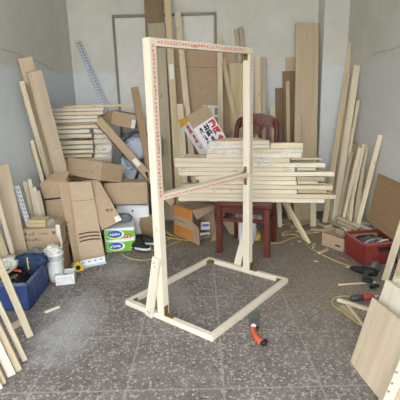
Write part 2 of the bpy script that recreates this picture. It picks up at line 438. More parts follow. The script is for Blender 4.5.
fbox('base_rail', (0, bw, 0), (bw, L_v - bw, bh), along='y'); fbox('base_rail', (L_u - bw, bw, 0), (L_u, L_v - bw, bh), along='y')
def toF(p): return FM.inverted() @ p
PU, PV, PH = .048, .044, 1.462
def find_u(px, v, z):
    lo, hi = 0, L_u
    for _ in range(40):
        md = (lo + hi) / 2; d = (FM @ V((md, v, z))) - CAM
        if 200 + FOC * d.dot(CX) / d.dot(CF) < px: lo = md
        else: hi = md
    return (lo + hi) / 2
pc, pb = find_u(163.2, PV / 2, .06), find_u(247.6, L_v - PV / 2, .06)
postL = fbox('post', (pc - PU / 2, 0, bh), (pc + PU / 2, PV, PH), along='z')
postR = fbox('post', (pb - PU / 2, L_v - PV, bh), (pb + PU / 2, L_v, PH), along='z')
def rail(z0, z1, nm, thick):
    # rail whose printed face is flush with the +u faces of the posts
    A = FM @ V((pc + PU / 2, PV * .98, (z0 + z1) / 2)); B = FM @ V((pb + PU / 2, L_v - PV * .98, (z0 + z1) / 2))
    M = frame(A, B - A, uu); L = (B - A).length
    return link(nm, bd_mesh(nm, L, z1 - z0, thick), 'pine_frame', M, fs), M, L
top, TM, TL_ = rail(PH - .036, PH, 'top_rail', .05)
zmid = P(163, 196, 2.1).z
mid, MM, ML = rail(zmid - .015, zmid + .015, 'middle_rail', .05)
# diagonal braces screwed on the outer sides
def brace(u0, z0, u1, z1, vside, name='brace'):
    A = FM @ V((u0, vside, z0)); B = FM @ V((u1, vside, z1))
    n = -vv if vside < L_v / 2 else vv
    A2 = A + n * .02; B2 = B + n * .02
    M = frame(A2, B2 - A2, n)
    o = link(name, bd_mesh(name, (B2 - A2).length, .052, .02), 'pine_frame', M, fs)
    bm = bmesh.new(); L = (B2 - A2).length
    for (x, z) in ((.03, -.008), (.03, .008), (L - .05, 0), (L - .03, .007)):
        lathe(bm, [(.0035, 0), (.0035, .0012)], 10, Matrix.Translation((x, -.0008, z)) @ Matrix.Rotation(-math.pi / 2, 4, 'X'))
    s = bpy.data.objects.new('screw', bm_mesh(bm, 'screw')); C.objects.link(s); s.data.materials.append(MT['dark_hole']); s.parent = o
    WM[s.name] = M
    return o
bz = toF(F(148, 321)).x
brace(find_u(147.8, -.02, .02), .004, pc + .004, .37, 0)
brace(find_u(237.5, L_v + .02, .02), .004, pb - .016, .33, L_v)
# red print along the faces
Mp = FM @ Matrix.Translation((pc + PU / 2, 0, 0))
MR = Matrix.Identity(4)
zz = V((0, 0, 1))
def strip(o, u, v, L, h, seed, par):
    bm = bmesh.new(); T = WM[par.name].inverted(); R = T.to_3x3()
    n = int(L / (h * 1.25)); glyphs(bm, T @ o, R @ u, R @ v, n, h, seed, star=9)
    me = bpy.data.meshes.new('printed_text'); bm.to_mesh(me); bm.free()
    link('printed_text', me, 'pale_red_ink', WM[par.name], par)
e = uu * .0008
strip(FM @ V((pc + PU / 2, PV * .32, PH - .03)) + e, -zz, vv, PH - zmid - .02, .016, 3, postL)
strip(FM @ V((pb + PU / 2, L_v - PV * .66, PH - .03)) + e, -zz, vv, PH - zmid - .02, .014, 5, postR)
TX = TM.to_3x3() @ V((1, 0, 0)); e2 = TM.to_3x3() @ V((0, -.0009, 0))
strip(TM @ V((.01, 0, -.008)) + e2, TX, zz, TL_ - .05, .016, 8, top)
strip(MM @ V((.005, 0, -.008)) + e2, TX, zz, ML - .02, .013, 11, mid)
bm = bmesh.new()
for zq in (.42, .22): pass
# brass corner brackets
def bracket(p, d1, d2, n, l=.05, w=.03):
    """L plate in the corner at p: arms along d1 and d2"""
    bm = bmesh.new(); iv = FM.inverted(); R = iv.to_3x3()
    for d in (d1, d2):
        k = d.cross(n).normalized()
        other = d2 if d is d1 else d1
        a = p + n * (-w / 2); q = [p - n * w / 2, p + d * l - n * w / 2, p + d * l + n * w / 2, p + n * w / 2]
        vs = [iv @ x for x in q]; vs2 = [iv @ (x + other * .0025) for x in q]
        A = [bm.verts.new(x) for x in vs]; B = [bm.verts.new(x) for x in vs2]
        bm.faces.new(A); bm.faces.new(B[::-1])
        for i in range(4): bm.faces.new((A[i], B[i], B[(i + 1) % 4], A[(i + 1) % 4]))
    link('corner_bracket', bm_mesh(bm, 'corner_bracket'), 'brass', FM, fs)
Fp = lambda x, y, z: FM @ V((x, y, z))
bracket(Fp(pc + PU / 2, .02, bh), zz, uu, vv, .055, .03)
bracket(Fp(pb + PU / 2, L_v - .02, bh), zz, uu, vv, .05, .03)
bracket(Fp(bw, L_v - bw, bh * .5), -vv, uu, zz, .04, .026)
bracket(Fp(L_u - bw, L_v - bw, bh * .5), -vv, -uu, zz, .04, .026)
bracket(Fp(L_u - bw, bw, bh * .5), vv, -uu, zz, .04, .026)
bracket(Fp(bw, bw, bh * .5), vv, uu, zz, .04, .026)
bracket(Fp(pb - .004, L_v - PV, PH - .036), -zz, -vv, uu, .035, .03)
bracket(Fp(pb - .004, L_v - PV, zmid + .018), zz, -vv, uu, .035, .022)
bracket(Fp(pb - .004, L_v - PV, zmid - .018), -zz, -vv, uu, .05, .022)

# ------------------------------------------------------------------ leaning boards: helpers
def lean(label, top, bot, wpx, yt, yb, m='pine', t=.022, name='wood_batten', cat='batten', group=None, face=(0, -1, 0)):
    B = P(*top, yt); A = P(*bot, yb)
    A = B + (A - B) * ((B.z - .006) / (B.z - A.z))
    w = wpx * (yt + yb) / 2 / FOC
    return board(label, A, B, w, t, m, face, group, name, cat)
G1 = 'timber leaning on the back wall'
def sheet4(name, label, TL, TR, BR, BL, t, m):
    M, w, h = quadM(TL, TR, BL); iv = M.inverted(); root = thing(name, label, 'cardboard', None, None, M=M)
    q = [iv @ p for p in (BL, BR, TR, TL)]
    for p in q: p.y = 0
    bm = bmesh.new(); slab(bm, q, t); link('sheet_panel', bm_mesh(bm, 'sheet_panel'), m, M, root)
    return root, M, w, h, q
def bil(q, u, v): return (q[3] * (1 - u) + q[2] * u) * (1 - v) + (q[0] * (1 - u) + q[1] * u) * v
# big cardboard sheet behind the battens
def sheet(name, label, cat, TL, TR, BL, t, m, group=None):
    M, w, h = quadM(TL, TR, BL)
    root = thing(name, label, cat, None, group, M=M)
    link('sheet_panel', box_me('sheet_panel', (w, t, h), .001, (w / 2, t / 2, -h / 2)), m, M, root)
    return root, M, w, h
cs, cM, cw, ch = sheet('cardboard_sheet', 'very large brown cardboard sheet behind the battens on the back wall', 'cardboard', P(174, 48, 4.24), P(236, 50, 4.24), P(176, 218, 4.12), .008, 'card')
lb = (P(206, 102, 4.2).x - P(174, 48, 4.24).x)
rects('shipping_label', cs, cM, [(lb, -.64, lb + .2, -.53)], 'paper')
rects('label_print', cs, cM, [(lb + .015 + .03 * (i % 3), -.63 + .022 * (i // 3), lb + .035 + .03 * (i % 3), -.62 + .022 * (i // 3)) for i in range(12)] + [(lb + .115, -.62, lb + .18, -.55)], 'grey_ink', y=-.0012)
rects('crease', cs, cM, [(.005, -.172, cw - .005, -.168)], 'card_edge')
lean('tall brown-grey plank running out of the photo top, leftmost of the back wall timber', (152, -24), (163, 214), 17, 4.26, 4.06, 'fibre', .02, 'wood_plank', 'plank', G1)
lean('wide greyish knotty plank just right of the front upright top, behind the frame', (156, 23), (166.5, 222), 16, 4.17, 3.90, 'plank_grey', .022, 'wood_plank', 'plank', G1)
lean('narrow yellow batten crossing behind the tall yellow batten at the photo top', (158.5, -22), (172, 218), 5, 4.288, 4.13, 'pine_yellow', .02, group=G1)
bt = lean('tall yellow batten with a white sticker, running out of the photo top', (166, -22), (180.5, 224), 6.3, 4.17, 3.86, 'pine_yellow', .022, group=G1)
bl = (P(*(166, -22), 4.17) - WM[bt.name].translation).length
wb = 6.3 * 4.0 / FOC
Mb = WM[bt.name]
rects('sticker', bt, Mb, [(bl * .60, -wb * .36, bl * .66, wb * .36)], 'paper')
bt2 = lean('short pale batten with a white label standing in front of the tall yellow one', (180, 104), (187, 227), 6.5, 3.98, 3.78, 'pine', .022, group=G1)
rects('sticker', bt2, WM[bt2.name], [(.55, -.022, .65, .022)], 'paper')
lean('slim pale batten standing left of the white printed carton, its top near the door lintel', (177.5, 12), (198, 222), 5.6, 4.2, 3.92, 'pine', .022, group=G1)
lean('thin upright batten crossing the cardboard sheet in the middle of the frame opening', (219.5, 34), (222, 224), 5, 4.12, 3.80, 'pine', .018, group=G1)
lean('thin batten tilted to the right behind the red chair, beside the wide knotty board', (222.5, 58), (257, 226), 4.6, 4.16, 3.86, 'pine_yellow', .016, group=G1)
lean('wide knotty pine board left of the rear upright of the frame', (236, 63), (240, 222), 14, 4.195, 3.95, 'pine_yellow', .018, 'wood_board', 'board', G1)
lean('left batten of the tilted pair whose tops stand above the frame top rail', (236.2, 29), (257.6, 219), 3.6, 4.285, 4.08, 'pine_old', .02, group=G1)
lean('right batten of the tilted pair whose tops stand above the frame top rail', (240.8, 27), (262.8, 219), 4.0, 4.285, 4.08, 'pine_old', .022, group=G1)
lean('left of the two upright pale battens just right of the rear upright', (257.5, 57), (260, 222), 5.4, 4.2, 3.9, 'pine', .022, group=G1)
lean('right, knotty one of the two upright battens just right of the rear upright', (262.6, 57), (266.5, 222), 4.6, 4.21, 3.9, 'pine_old', .022, group=G1)
lean('short pale batten behind the chair back right post, foot showing under the timber pile', (272.3, 106), (280.4, 228), 4.6, 4.05, 3.6, 'pine', .02, group=G1)
lean('short dark brown board right of the red chair back, lowest of the brown boards', (279.4, 88), (283, 221), 8, 4.265, 4.05, 'fibre', .018, 'wood_board', 'board', G1)
lean('dark brown board beside the big plank, taller of the brown boards', (289.2, 71), (291.8, 221), 12.6, 4.21, 3.92, 'fibre', .018, 'wood_board', 'board', G1)
lean('light wooden board whose top shows between brown board and big plank', (291.5, 57), (294, 219), 11, 4.285, 4.08, 'plank', .018, 'wood_board', 'board', G1)
lean('narrow light batten standing in front of the dark brown boards', (287.8, 81), (289.5, 224), 3.6, 4.10, 3.80, 'pine_yellow', .018, group=G1)
lean('tallest wide light plank leaning against the back wall beside the pillar', (307.7, 22.5), (304.5, 222), 22.5, 4.2, 3.75, 'plank', .022, 'wood_plank', 'plank', G1)
lean('short light offcut board leaning on the lower left of the tall wide plank', (298, 115), (297, 226), 6.5, 3.9, 3.66, 'plank', .016, 'wood_board', 'board', G1)
lean('short pale batten before the tall plank foot, under the right end of the timber pile', (313, 160), (313.4, 227), 6, 3.72, 3.6, 'pine', .02, group=G1)
lean('upper stick propped from the floor under the right half of the timber pile', (277, 186), (310, 244), 3.4, 3.46, 3.17, 'pine_yellow', .016, 'wood_stick', 'stick')
lean('dark old stick propped just left of the other stick under the timber pile', (273.5, 186), (305.5, 240), 3.0, 3.53, 3.24, 'pine_old', .016, 'wood_stick', 'stick')

# ------------------------------------------------------------------ right corner battens
G2 = 'battens leaning in the right corner'
def leanR(label, top, bot, wpx, xt, yb, m='pine_yellow', t=.022, face=(-.35, -.95, 0), name='wood_batten', cat='batten', yt=None):
    B = P(*top, yt) if yt else W(*top, xt)
    t = min(t, .014); wpx *= .74
    A = P(*bot, yb)
    A = B + (A - B) * ((B.z - .006) / (B.z - A.z))
    return board(label, A, B, wpx * (A.y + B.y) / 2 / FOC, t, m, face, G2, name, cat)
leanR('thin batten reaching highest in the right corner, beside the pillar edge', (350, 42), (334, 221), 4.6, 0, 3.80, 'pine_yellow', .02, yt=4.04)
leanR('left batten of the tall pair in the right corner against the pillar', (347.6, 71), (325, 222), 7, 0, 3.7, 'pine_yellow', .024, yt=3.97)
leanR('right batten of the tall pair in the right corner, leaning on the right wall', (357.3, 65), (334.5, 220), 8, 1.365, 3.62, 'pine', .024)
leanR('narrow batten tucked behind the tall pair in the right corner', (355.5, 108), (341, 219), 4, 1.37, 3.78, 'pine_old', .018)
for lab_, tp_, bt_, m_, yb_ in (('thin batten showing between the two tall corner battens', (352.5, 80), (330, 221), 'pine_old', 3.74), ('thin batten hugging the right side of the tall corner pair', (358.5, 100), (338, 221), 'pine', 3.74),
        ('dark thin batten in the gap left of the short battens', (356, 160), (339.5, 222), 'pine_old', 3.60), ('slim batten close behind the middle short batten', (362, 155), (345, 221), 'pine_yellow', 3.52), ('slim old batten between batten trio and lone batten', (371, 165), (357.5, 222), 'pine_old', 3.46)):
    leanR(lab_, tp_, bt_, 4.4, 1.36, yb_, m_, .014)
leanR('small brown board behind the short battens of the right corner', (356, 143), (349, 217), 10, 1.375, 3.68, 'fibre', .012, name='wood_board', cat='board')
leanR('short batten immediately right of the tall pair', (351.5, 152), (337.5, 222), 5, 1.33, 3.55, 'pine_old', .02)
leanR('leftmost of three short battens before the small brown board', (360, 147.5), (342.5, 222), 4.6, 1.335, 3.45, 'pine', .02)
leanR('middle of three short battens before the small brown board', (364.2, 144), (347, 223), 4.8, 1.35, 3.4, 'pine', .02)
leanR('rightmost of three short battens before the small brown board', (367.8, 145), (353, 224), 4.2, 1.365, 3.38, 'pine_old', .02)
leanR('lone pale batten leaning on the right wall left of the brown panel', (380.6, 135), (357.5, 226), 6.4, 1.37, 3.26, 'pine', .022)
leanR('short yellowish offcut standing up between the short battens', (353, 196), (350, 224), 4.2, 0, 3.28, 'pine_yellow', .018, yt=3.33)
leanR('short thick offcut leaning low between batten trio and lone batten', (362, 178), (355.5, 224), 5.6, 1.345, 3.32, 'pine_old', .02)
# brown panel on the right wall
TLp, BLp = W(378, 173.5, 1.375), F(362, 233); 
BLp = V((1.315, W(378, 173.5, 1.375).y + .02, 0.185))
TRp = V((1.375, TLp.y - .62, TLp.z))
Mq, wq, hq = quadM(TLp, TRp, BLp)
tag(link('fibreboard_panel', box_me('fibreboard_panel', (wq, .012, hq), .001, (wq / 2, .006, -hq / 2)), 'panel_brown', Mq), 'brown fibreboard panel leaning on the right wall behind the red crate', 'panel')

# ------------------------------------------------------------------ right foreground stack
e1 = V((.659, 1.655, .003)); dirp = V((.02, -.29, 0)); lean_v = V((.09, .03, .31))
G3 = 'boards standing in the stack at the lower right'
def upright(label, o, run, up, t, m, name='wood_board', cat='board'):
    M, w, h = quadM(o + up, o + up + run, o)
    return tag(link(name, box_me(name, (h, t, w), .002, (h / 2, t / 2, 0)), m, frame(o + run * .5, up, (-run.cross(up)).normalized())), label, cat, G3)
def upr(label, o, run, up, t, m):
    n = run.cross(up).normalized()
    if n.dot(V((-1, 0, 0))) < 0: n = -n
    h = up.length; w = run.length
    M = frame(o + run * .5, up, n)
    return tag(link('wood_board', box_me('wood_board', (h, t, w), .002, (h / 2, t / 2, 0)), m, M), label, 'board', G3)
upr('wide pale panel board at the front of the lower right stack', e1, dirp, lean_v, .016, 'ply')
upr('second board of the lower right stack, slightly longer towards the viewer than the front panel', e1 + V((.022, -.06, 0)), V((.02, -.26, 0)), lean_v * .95, .016, 'ply')
for k, (lab, dy, hh) in enumerate((('first taller board behind the front panels of the lower right stack', .02, 1.24), ('second taller board behind the front panels of the lower right stack', .035, 1.27),
                                   ('third taller board behind the front panels of the lower right stack', .03, 1.25), ('fourth taller board, next to the leaning battens, in the lower right stack', .05, 1.29))):
    upr(lab, e1 + V((.046 + .040 * k, dy, 0)), V((.02, -.34, 0)), lean_v * hh, .034, 'pine_frame')
kb = board('pale batten with three brown knots at the near end of the lower right stack', (.665, 1.325, .003), V((.665, 1.325, .003)) + lean_v * 1.25 + V((.0, -.03, 0)), .035, .045, 'pine', (-.3, -1, 0), G3)
bm = bmesh.new(); KM = WM[kb.name]; kn_ = KM.to_3x3() @ V((0, -1, 0))
for (px, py) in ((390.5, 370), (386, 381), (383.5, 389.5)):
    q = KM.inverted() @ PL(px, py, KM.translation, kn_)
    lathe(bm, [(.006, 0), (.0045, .0008)], 12, Matrix.Translation((q.x, .0, max(-.012, min(.012, q.z)))) @ Matrix.Rotation(math.pi / 2, 4, 'X'))
link('knot', bm_mesh(bm, 'knot'), 'knot', WM[kb.name], kb)
board('yellowish batten at the right photo edge beside the knotted batten', (.735, 1.31, .003), (.86, 1.33, .42), .035, .04, 'pine_yellow', (-.3, -1, 0), G3)
# battens leaning further back on the right wall
board('pale batten leaning on the right wall above the lower right stack, left of its neighbour', F(384.5, 281.5) + V((0, 0, .005)), W(432, 130, 1.352), .042, .03, 'pine', (-.5, -.8, .1), 'battens leaning behind the lower right stack')
board('batten at the right photo edge, second of the two leaning behind the stack', F(396, 287) + V((0, .02, .005)), W(442, 140, 1.352), .042, .03, 'pine_yellow', (-.5, -.8, .1), 'battens leaning behind the lower right stack')

# ------------------------------------------------------------------ left wall boards
G4 = 'boards leaning on the left wall'
def leanL(label, top, bot, wpx, yt, yb, m='pine', t=.022, face=(.55, -.8, .1), name='wood_board', cat='board', group=G4):
    B = WL(*top, .065) if yt is None else P(*top, yt); A = P(*bot, yb)
    A = B + (A - B) * ((B.z - .006) / (B.z - A.z))
    return board(label, A, B, wpx * (A.y + B.y) / 2 / FOC, t, m, face, group, name, cat)
leanL('tallest wide board on the left wall, behind the front one', (25, 57.5), (76, 238), 12.5, None, 3.47, 'plank', .03)
leanL('front wide flat board on the left wall beside the lumber stack', (34.5, 71.5), (80, 243), 13, 3.0, 3.43, 'ply', .028, face=(.5, -.85, .1))
leanL('slim pale batten left of the wide boards on the left wall', (21.5, 81), (66, 240), 4.6, None, 3.37, 'pine', .022, name='wood_batten', cat='batten')
leanL('slim dark-edged batten squeezed between slim pale one and tallest board on left wall', (25, 84), (69, 240), 3.6, None, 3.42, 'pine_old', .018, name='wood_batten', cat='batten')
leanL('short thin batten standing apart, left of the other boards on the left wall', (31.8, 141), (57, 233), 3.4, 2.95, 3.24, 'pine', .018, name='wood_batten', cat='batten')
# mid-left board standing near the carton
G5 = 'timber at the left photo edge'
board('wide board at the left photo edge, upright behind the printed carton', V((wlx(2.66) + .085, 2.66, .006)), V((wlx(2.6) + .06, 2.6, .80)), .10, .02, 'ply', (.6, -.75, .1), G5, 'wood_board', 'board')
board('pale thin batten in front of the wide board at the left photo edge', V((wlx(2.56) + .105, 2.56, .006)), V((wlx(2.5) + .05, 2.5, .72)), .026, .02, 'pine', (.6, -.75, .1), G5)
board('brownish batten low at the left photo edge behind the blue crate', V((wlx(2.535) + .08, 2.535, .006)), V((wlx(2.46) + .035, 2.46, .5)), .04, .02, 'pine_yellow', (.6, -.75, .1), G5)
def zr_rail(name, label, A, B, w, m, face, hole=.03, group=None, rim=.012):
    A, B = V(A), V(B); M = frame(A, B - A, V(face)); L = (B - A).length
    root = thing(name, label, 'metal rail', None, group, M=M)
    link('web', box_me('web', (L, .002, w), .0004, (L / 2, .001, 0)), m, M, root)
    for s in (-1, 1): link('flange', box_me('flange', (L, rim, .002), .0004, (L / 2, rim / 2, s * w / 2)), m, M, root)
    bm = bmesh.new(); k = int(L / hole)
    for i in range(k):
        bx(bm, ((i + .5) * hole, -.0003, -w * .2), (hole * .5, .0008, w * .22)); bx(bm, ((i + .9) * hole - hole * .2, -.0003, w * .25), (hole * .3, .0008, w * .16))
    link('slot_row', bm_mesh(bm, 'slot_row'), 'grey_hole', M, root); return root
zr_rail('slotted_rail', 'grey slotted steel rail leaning tilted on the back wall above the left lumber stack', P(107, 112, 4.2), P(77.5, 41, 4.29), .06, 'zinc', (0, -1, 0), .03)
zr_rail('slotted_rail', 'white perforated metal rail leaning on the left wall beside the batten bundle', P(32, 236, 2.78), P(16.5, 186, 2.74), .03, 'white_metal', (.3, -1, 0), .03)
G6 = 'batten bundle behind the printed carton'
for k, (x0, y0, x1, m_, lab) in enumerate(((25, 182, 37, 'pine', 'leftmost batten of the short bundle behind the printed carton'), (29.5, 180, 41, 'pine_frame', 'second batten from the left in the short bundle behind the printed carton'),
                            (34, 188, 45, 'pine_frame', 'third batten from the left in the short bundle behind the printed carton'), (38, 192, 49, 'pine_old', 'rightmost batten of the short bundle behind the printed carton'))):
    board(lab, P(x1, 240, 2.99 + .0 * k), P(x0, y0, 2.86), .027, .022, m_, (.3, -1, 0), G6)
# left foreground battens
G7 = 'battens leaning at the lower left'
def lf(label, A, dxy, w, t, m, face=(.45, -.9, 0)):
    A = V(A); B = V((wlx(A.y) + .035, A.y + dxy, 1.75)); return board(label, A, B, w, t, m, face, G7)
lf('rearmost lone batten leaning at the lower left beside the blue crate', F(30.5, 338) + V((0, 0, .005)), -.02, .034, .028, 'pine')
lf('first batten of the tight group at the lower left, next to the bare floor', F(25, 364) + V((-.005, .015, .005)), .0, .022, .020, 'pine')
lf('second batten of the tight group at the lower left', F(19.5, 372) + V((0, 0, .005)), .0, .026, .022, 'pine_old')
lf('third batten, with its pale broad face, in the tight group at the lower left', F(12, 377) + V((0, 0, .005)), .0, .036, .022, 'pine_frame')
lf('nearest batten of the tight group at the lower left corner', F(0, 391) + V((0, 0, .005)), .0, .026, .022, 'pine')
lf('half-hidden batten between the nearest and the broad one at the lower left', F(4.8, 385) + V((0, 0, .005)), .0, .016, .03, 'pine_yellow')
board('short wood block lying behind the lower left battens', F(12, 330) + V((0, 0, .015)), F(26, 322) + V((0, 0, .015)), .04, .03, 'pine_old', (0, -1, .3), None, 'wood_block', 'block')
board('small pale wood slip lying flat on the bare floor near the lower left', F(45, 313) + V((0, 0, .012)), F(59.5, 307.5) + V((0, 0, .012)), .018, .012, 'pine_frame', (0, 0, 1), None, 'wood_slip', 'offcut')

# ------------------------------------------------------------------ lumber stack at the left back
G8 = 'battens in the left lumber stack'
YS = 3.53
def srow(label, x0, x1, yt, yb, Y, m, dep=.04, xw=None, group=G8):
    A = P(x0, (yt + yb) / 2, Y); B = P(x1, (yt + yb) / 2, Y)
    if xw is not None: A.x = xw
    z = (A.z + B.z) / 2; A.z = B.z = z
    j_ = rnd.uniform(-.012, .012); A.y += j_; B.y += j_
    return board(label, A, B, (yb - yt) * Y / FOC * .86, dep, m, (0, -1, 0), group)
srow('topmost long batten of the left lumber stack, reaching to the cardboard boxes', 63, 134, 104.6, 107.4, YS + .03, 'pine_yellow', .05)
rows = [(104, 108, 111.5), (103, 111.7, 115.2), (98, 115.6, 119), (98, 119.2, 122.7), (101, 125, 128.8), (90, 129.4, 133.6), (91.5, 134, 138.4), (93, 140.6, 144.6), (93, 145.2, 149.2), (93.5, 149.8, 153.6), (92, 154.2, 158)]
for i, (xr, a, c) in enumerate(rows):
    srow('long batten of the left lumber stack, %s of its front layers' % nth(i), 50, xr, a, c, YS, ('pine_frame', 'pine', 'pine_frame')[i % 3], .06, wlx(YS) + .025 + .01 * (i % 3))
srow('dark recessed batten in the gap of the left lumber stack', 50, 97, 122.6, 125.0, YS + .025, 'pine_old', .04, wlx(YS) + .03)
for i, (x0, x1, a, c) in enumerate([(94, 111, 129.6, 133.4), (94.5, 110, 134, 138), (94, 110, 139.4, 143.2), (95.5, 112, 145, 149.5), (95, 111, 150, 153.6), (94, 110, 154.2, 158)]):
    srow('short batten in the film-wrapped right column of the left lumber stack, %s' % nth(i), x0, x1, a, c, YS, ('pine', 'pine_frame')[i % 2], .06)
zb = P(80, 158.3, YS).z
k = 0
nlow = int(zb / .036)
for k in range(nlow):
    zc = zb - .018 - (zb / nlow) * k - .0005
    board('low batten of the left lumber stack, hidden behind the cardboard boxes', (wlx(YS) + .03, YS, zc), (P(111, 160, YS).x, YS, zc), zb / nlow - .001, .06, 'pine_old', (0, -1, 0), 'hidden low battens of the left lumber stack')
# film over the right column
fA, fB = P(93.5, 128.5, YS - .025), P(112.5, 160, YS - .025)
bm = bmesh.new(); nx, nz = 14, 18
from mathutils import noise as NZ
g = [[bm.verts.new(V((fA.x + (fB.x - fA.x) * i / nx, YS - .03 + .012 * NZ.noise(V((i * .5, j * .6, 2))), fA.z + (fB.z - fA.z) * j / nz))) for j in range(nz + 1)] for i in range(nx + 1)]
for i in range(nx):
    for j in range(nz): bm.faces.new((g[i][j], g[i + 1][j], g[i + 1][j + 1], g[i][j + 1]))
fo = link('plastic_film', smooth(bm_mesh(bm, 'plastic_film')), 'film'); so = fo.modifiers.new('s', 'SOLIDIFY'); so.thickness = .0006
tag(fo, 'clear plastic film over the right column of the left lumber stack', 'film')

# ------------------------------------------------------------------ red chair
cfl, cfr = F(219, 253.5), F(266, 258)
cx = (cfr - cfl).normalized(); cx.z = 0; cyv = V((-cx.y, cx.x, 0))
CM = Matrix.Identity(4)
for i in range(3): CM[i][0], CM[i][1], CM[i][2] = cx[i], cyv[i], (0, 0, 1)[i]
CM.translation = cfl
chw = (cfr - cfl).length; SD, SH = .36, .402
chair = thing('dining_chair', 'dark red painted wooden chair facing the camera with a pile of battens on its seat', 'chair', None, M=CM)
def cpart(name, boxes, m='red_paint', bev=.004):
    bm = bmesh.new()
    for c, s in boxes: bx(bm, c, s, bev)
    return link(name, bm_mesh(bm, name), m, CM, chair)
lw = .042
for x in (0, chw): cpart('front_leg', [((x, .02, SH / 2), (lw, lw, SH))])
RX0 = chw * .13
for s, x in ((-1, RX0), (1, chw)):
    bm = bmesh.new()
    tube(bm, crom([V((x, SD + .03, 0)), V((x, SD, .25)), V((x, SD, SH)), V((x * 1.0 + s * .004, SD + .025, .7)), V((x + s * .0, SD + .07, .93)), V((x - s * .02, SD + .085, .985))], 6), .019, 10)
    link('rear_leg', smooth(bm_mesh(bm, 'rear_leg')), 'red_paint', CM, chair)
cpart('seat', [((chw / 2, SD / 2 + .01, SH - .012), (chw + .06, SD + .06, .024))], bev=.008)
cpart('apron', [((chw / 2, .02, SH - .05), (chw - lw, .024, .05)), ((RX0 / 2, SD / 2, SH - .05), (.03, SD - lw, .05)), ((chw, SD / 2, SH - .05), (.024, SD - lw, .05)), ((chw / 2, SD, SH - .05), (chw - lw, .024, .05))])
cpart('stretcher', [((chw / 2, .02, .275), (chw - lw, .02, .028))])
cpart('stretcher', [((0, SD / 2, .24), (.02, SD - lw, .026))]); cpart('stretcher', [((chw, SD / 2, .24), (.02, SD - lw, .026))])
# crest rail: arched board with scalloped lower edge
bm = bmesh.new(); ns = 28; fr = []
for i in range(ns + 1):
    t = i / ns; q = abs(2 * t - 1)
    x = RX0 - .02 + (chw - RX0 + .04) * t
    zt = .985 + .056 * (1 - q ** 2.2) + .0
    zl = .93 - .035 * q ** 3 + (-.048 * math.exp(-(q / .30) ** 2)) + .03 * math.exp(-((q - .55) / .2) ** 2)
    if q > .86: zt -= .03 * ((q - .86) / .14) ** 2
    y = SD + .075 - .03 * (1 - q * q) + .02
    fr.append([bm.verts.new((x, y - .012, zl)), bm.verts.new((x, y + .012, zl)), bm.verts.new((x, y + .018, zt)), bm.verts.new((x, y - .006, zt))])
for a, c in zip(fr, fr[1:]):
    for i in range(4): bm.faces.new((a[i], c[i], c[(i + 1) % 4], a[(i + 1) % 4]))
bm.faces.new(fr[0]); bm.faces.new(fr[-1][::-1])
crest = link('crest_rail', bm_mesh(bm, 'crest_rail'), 'red_paint', CM, chair)
bm = bmesh.new()
for k in range(40):
    a = rnd.uniform(0, 6.28); r_ = rnd.uniform(0, 1) ** .5
    bmesh.ops.create_icosphere(bm, subdivisions=1, radius=.005, matrix=Matrix.Translation(((chw + RX0) / 2 + .085 * r_ * math.cos(a), SD + .05, .968 + .03 * r_ * math.sin(a))))
link('carving', bm_mesh(bm, 'carving'), 'red_paint', CM, crest)
for k in range(4):
    x = RX0 + (chw - RX0) * (.2 + .2 * k)
    A = V((x, SD + .03, SH + .1)); B = V((x, SD + .055, .95))
    bm = bmesh.new(); bx(bm, (x, SD + .04, (SH + .95) / 2 + .03), (.026, .014, .95 - SH - .06), .003); link('back_slat', bm_mesh(bm, 'back_slat'), 'red_paint', CM, chair)
cpart('lower_back_rail', [((chw / 2, SD + .02, SH + .08), (chw - .02, .02, .05))])

# ------------------------------------------------------------------ timber pile on the chair
G9 = 'battens in the pile on the red chair'
ax = V((math.cos(-.165), math.sin(-.165), 0)); nrm = V((-math.sin(-.165), math.cos(-.165), 0)) * -1
p0 = V((.3, 3.03, 0))
zt_, zb_ = PL(250, 140.5, p0, nrm).z, SH + .002
def prow(label, i0, i1, x0, x1, back=0.0, m='pine', dep=.05):
    """i0,i1: layer edges (0 top .. 14 bottom)"""
    zA = zt_ + (zb_ - zt_) * i0 / 14; zB = zt_ + (zb_ - zt_) * i1 / 14
    q = p0 - nrm * back; ym = 140.5 + 57 * (i0 + i1) / 28
    A = PL(x0, ym, q, nrm); B = PL(x1, ym, q, nrm); A.z = B.z = (zA + zB) / 2
    j_ = nrm * rnd.uniform(-.006, .006)
    return board(label, A + j_, B + j_, (zA - zB) * .93, dep, m, nrm, G9)
fr = [(0, 1, 211, 269.5), (1, 1.8, 209, 269.5), (1.8, 2.8, 207, 303), (2.8, 3.9, 206.5, 301.5), (3.9, 5.0, 174, 290), (5, 6, 174.5, 325), (6, 7, 178, 295), (7, 8, 178.5, 335), (8, 9, 195.5, 296), (9, 10, 199, 297), (10, 11, 197, 333), (11, 12, 178, 297), (12, 13, 178.5, 336), (13, 14, 178, 325)]
for i, (a, c, x0, x1) in enumerate(fr):
    prow('front batten of the pile on the red chair, %s' % nth(i), a, c, x0, x1, .0 if i not in (8, 9, 10) else .006, ('pine', 'pine_frame')[i % 2], .05)
rt = [(.6, 1.8, 270.5, 303, .004), (3.95, 4.5, 291, 322, .03), (6.2, 6.8, 297, 316, .03), (8.1, 9.1, 297, 325, .02), (9.2, 9.9, 298, 318, .035), (11.1, 11.9, 298, 327, .03)]
for i, (a, c, x0, x1, bk) in enumerate(rt):
    prow('short recessed end piece at the chair pile right side, %s of them' % nth(i), a, c, x0, x1, bk, 'pine_old' if i % 2 else 'pine', .04)
for i in range(14):
    x0, x1 = fr[i][2] + 4 + 5 * (i % 3), fr[i][3] - 6 - 4 * (i % 2)
    prow('batten in the rear row of the pile on the red chair, %s' % nth(i), fr[i][0], fr[i][1], x0, x1, .080, 'pine', .055)
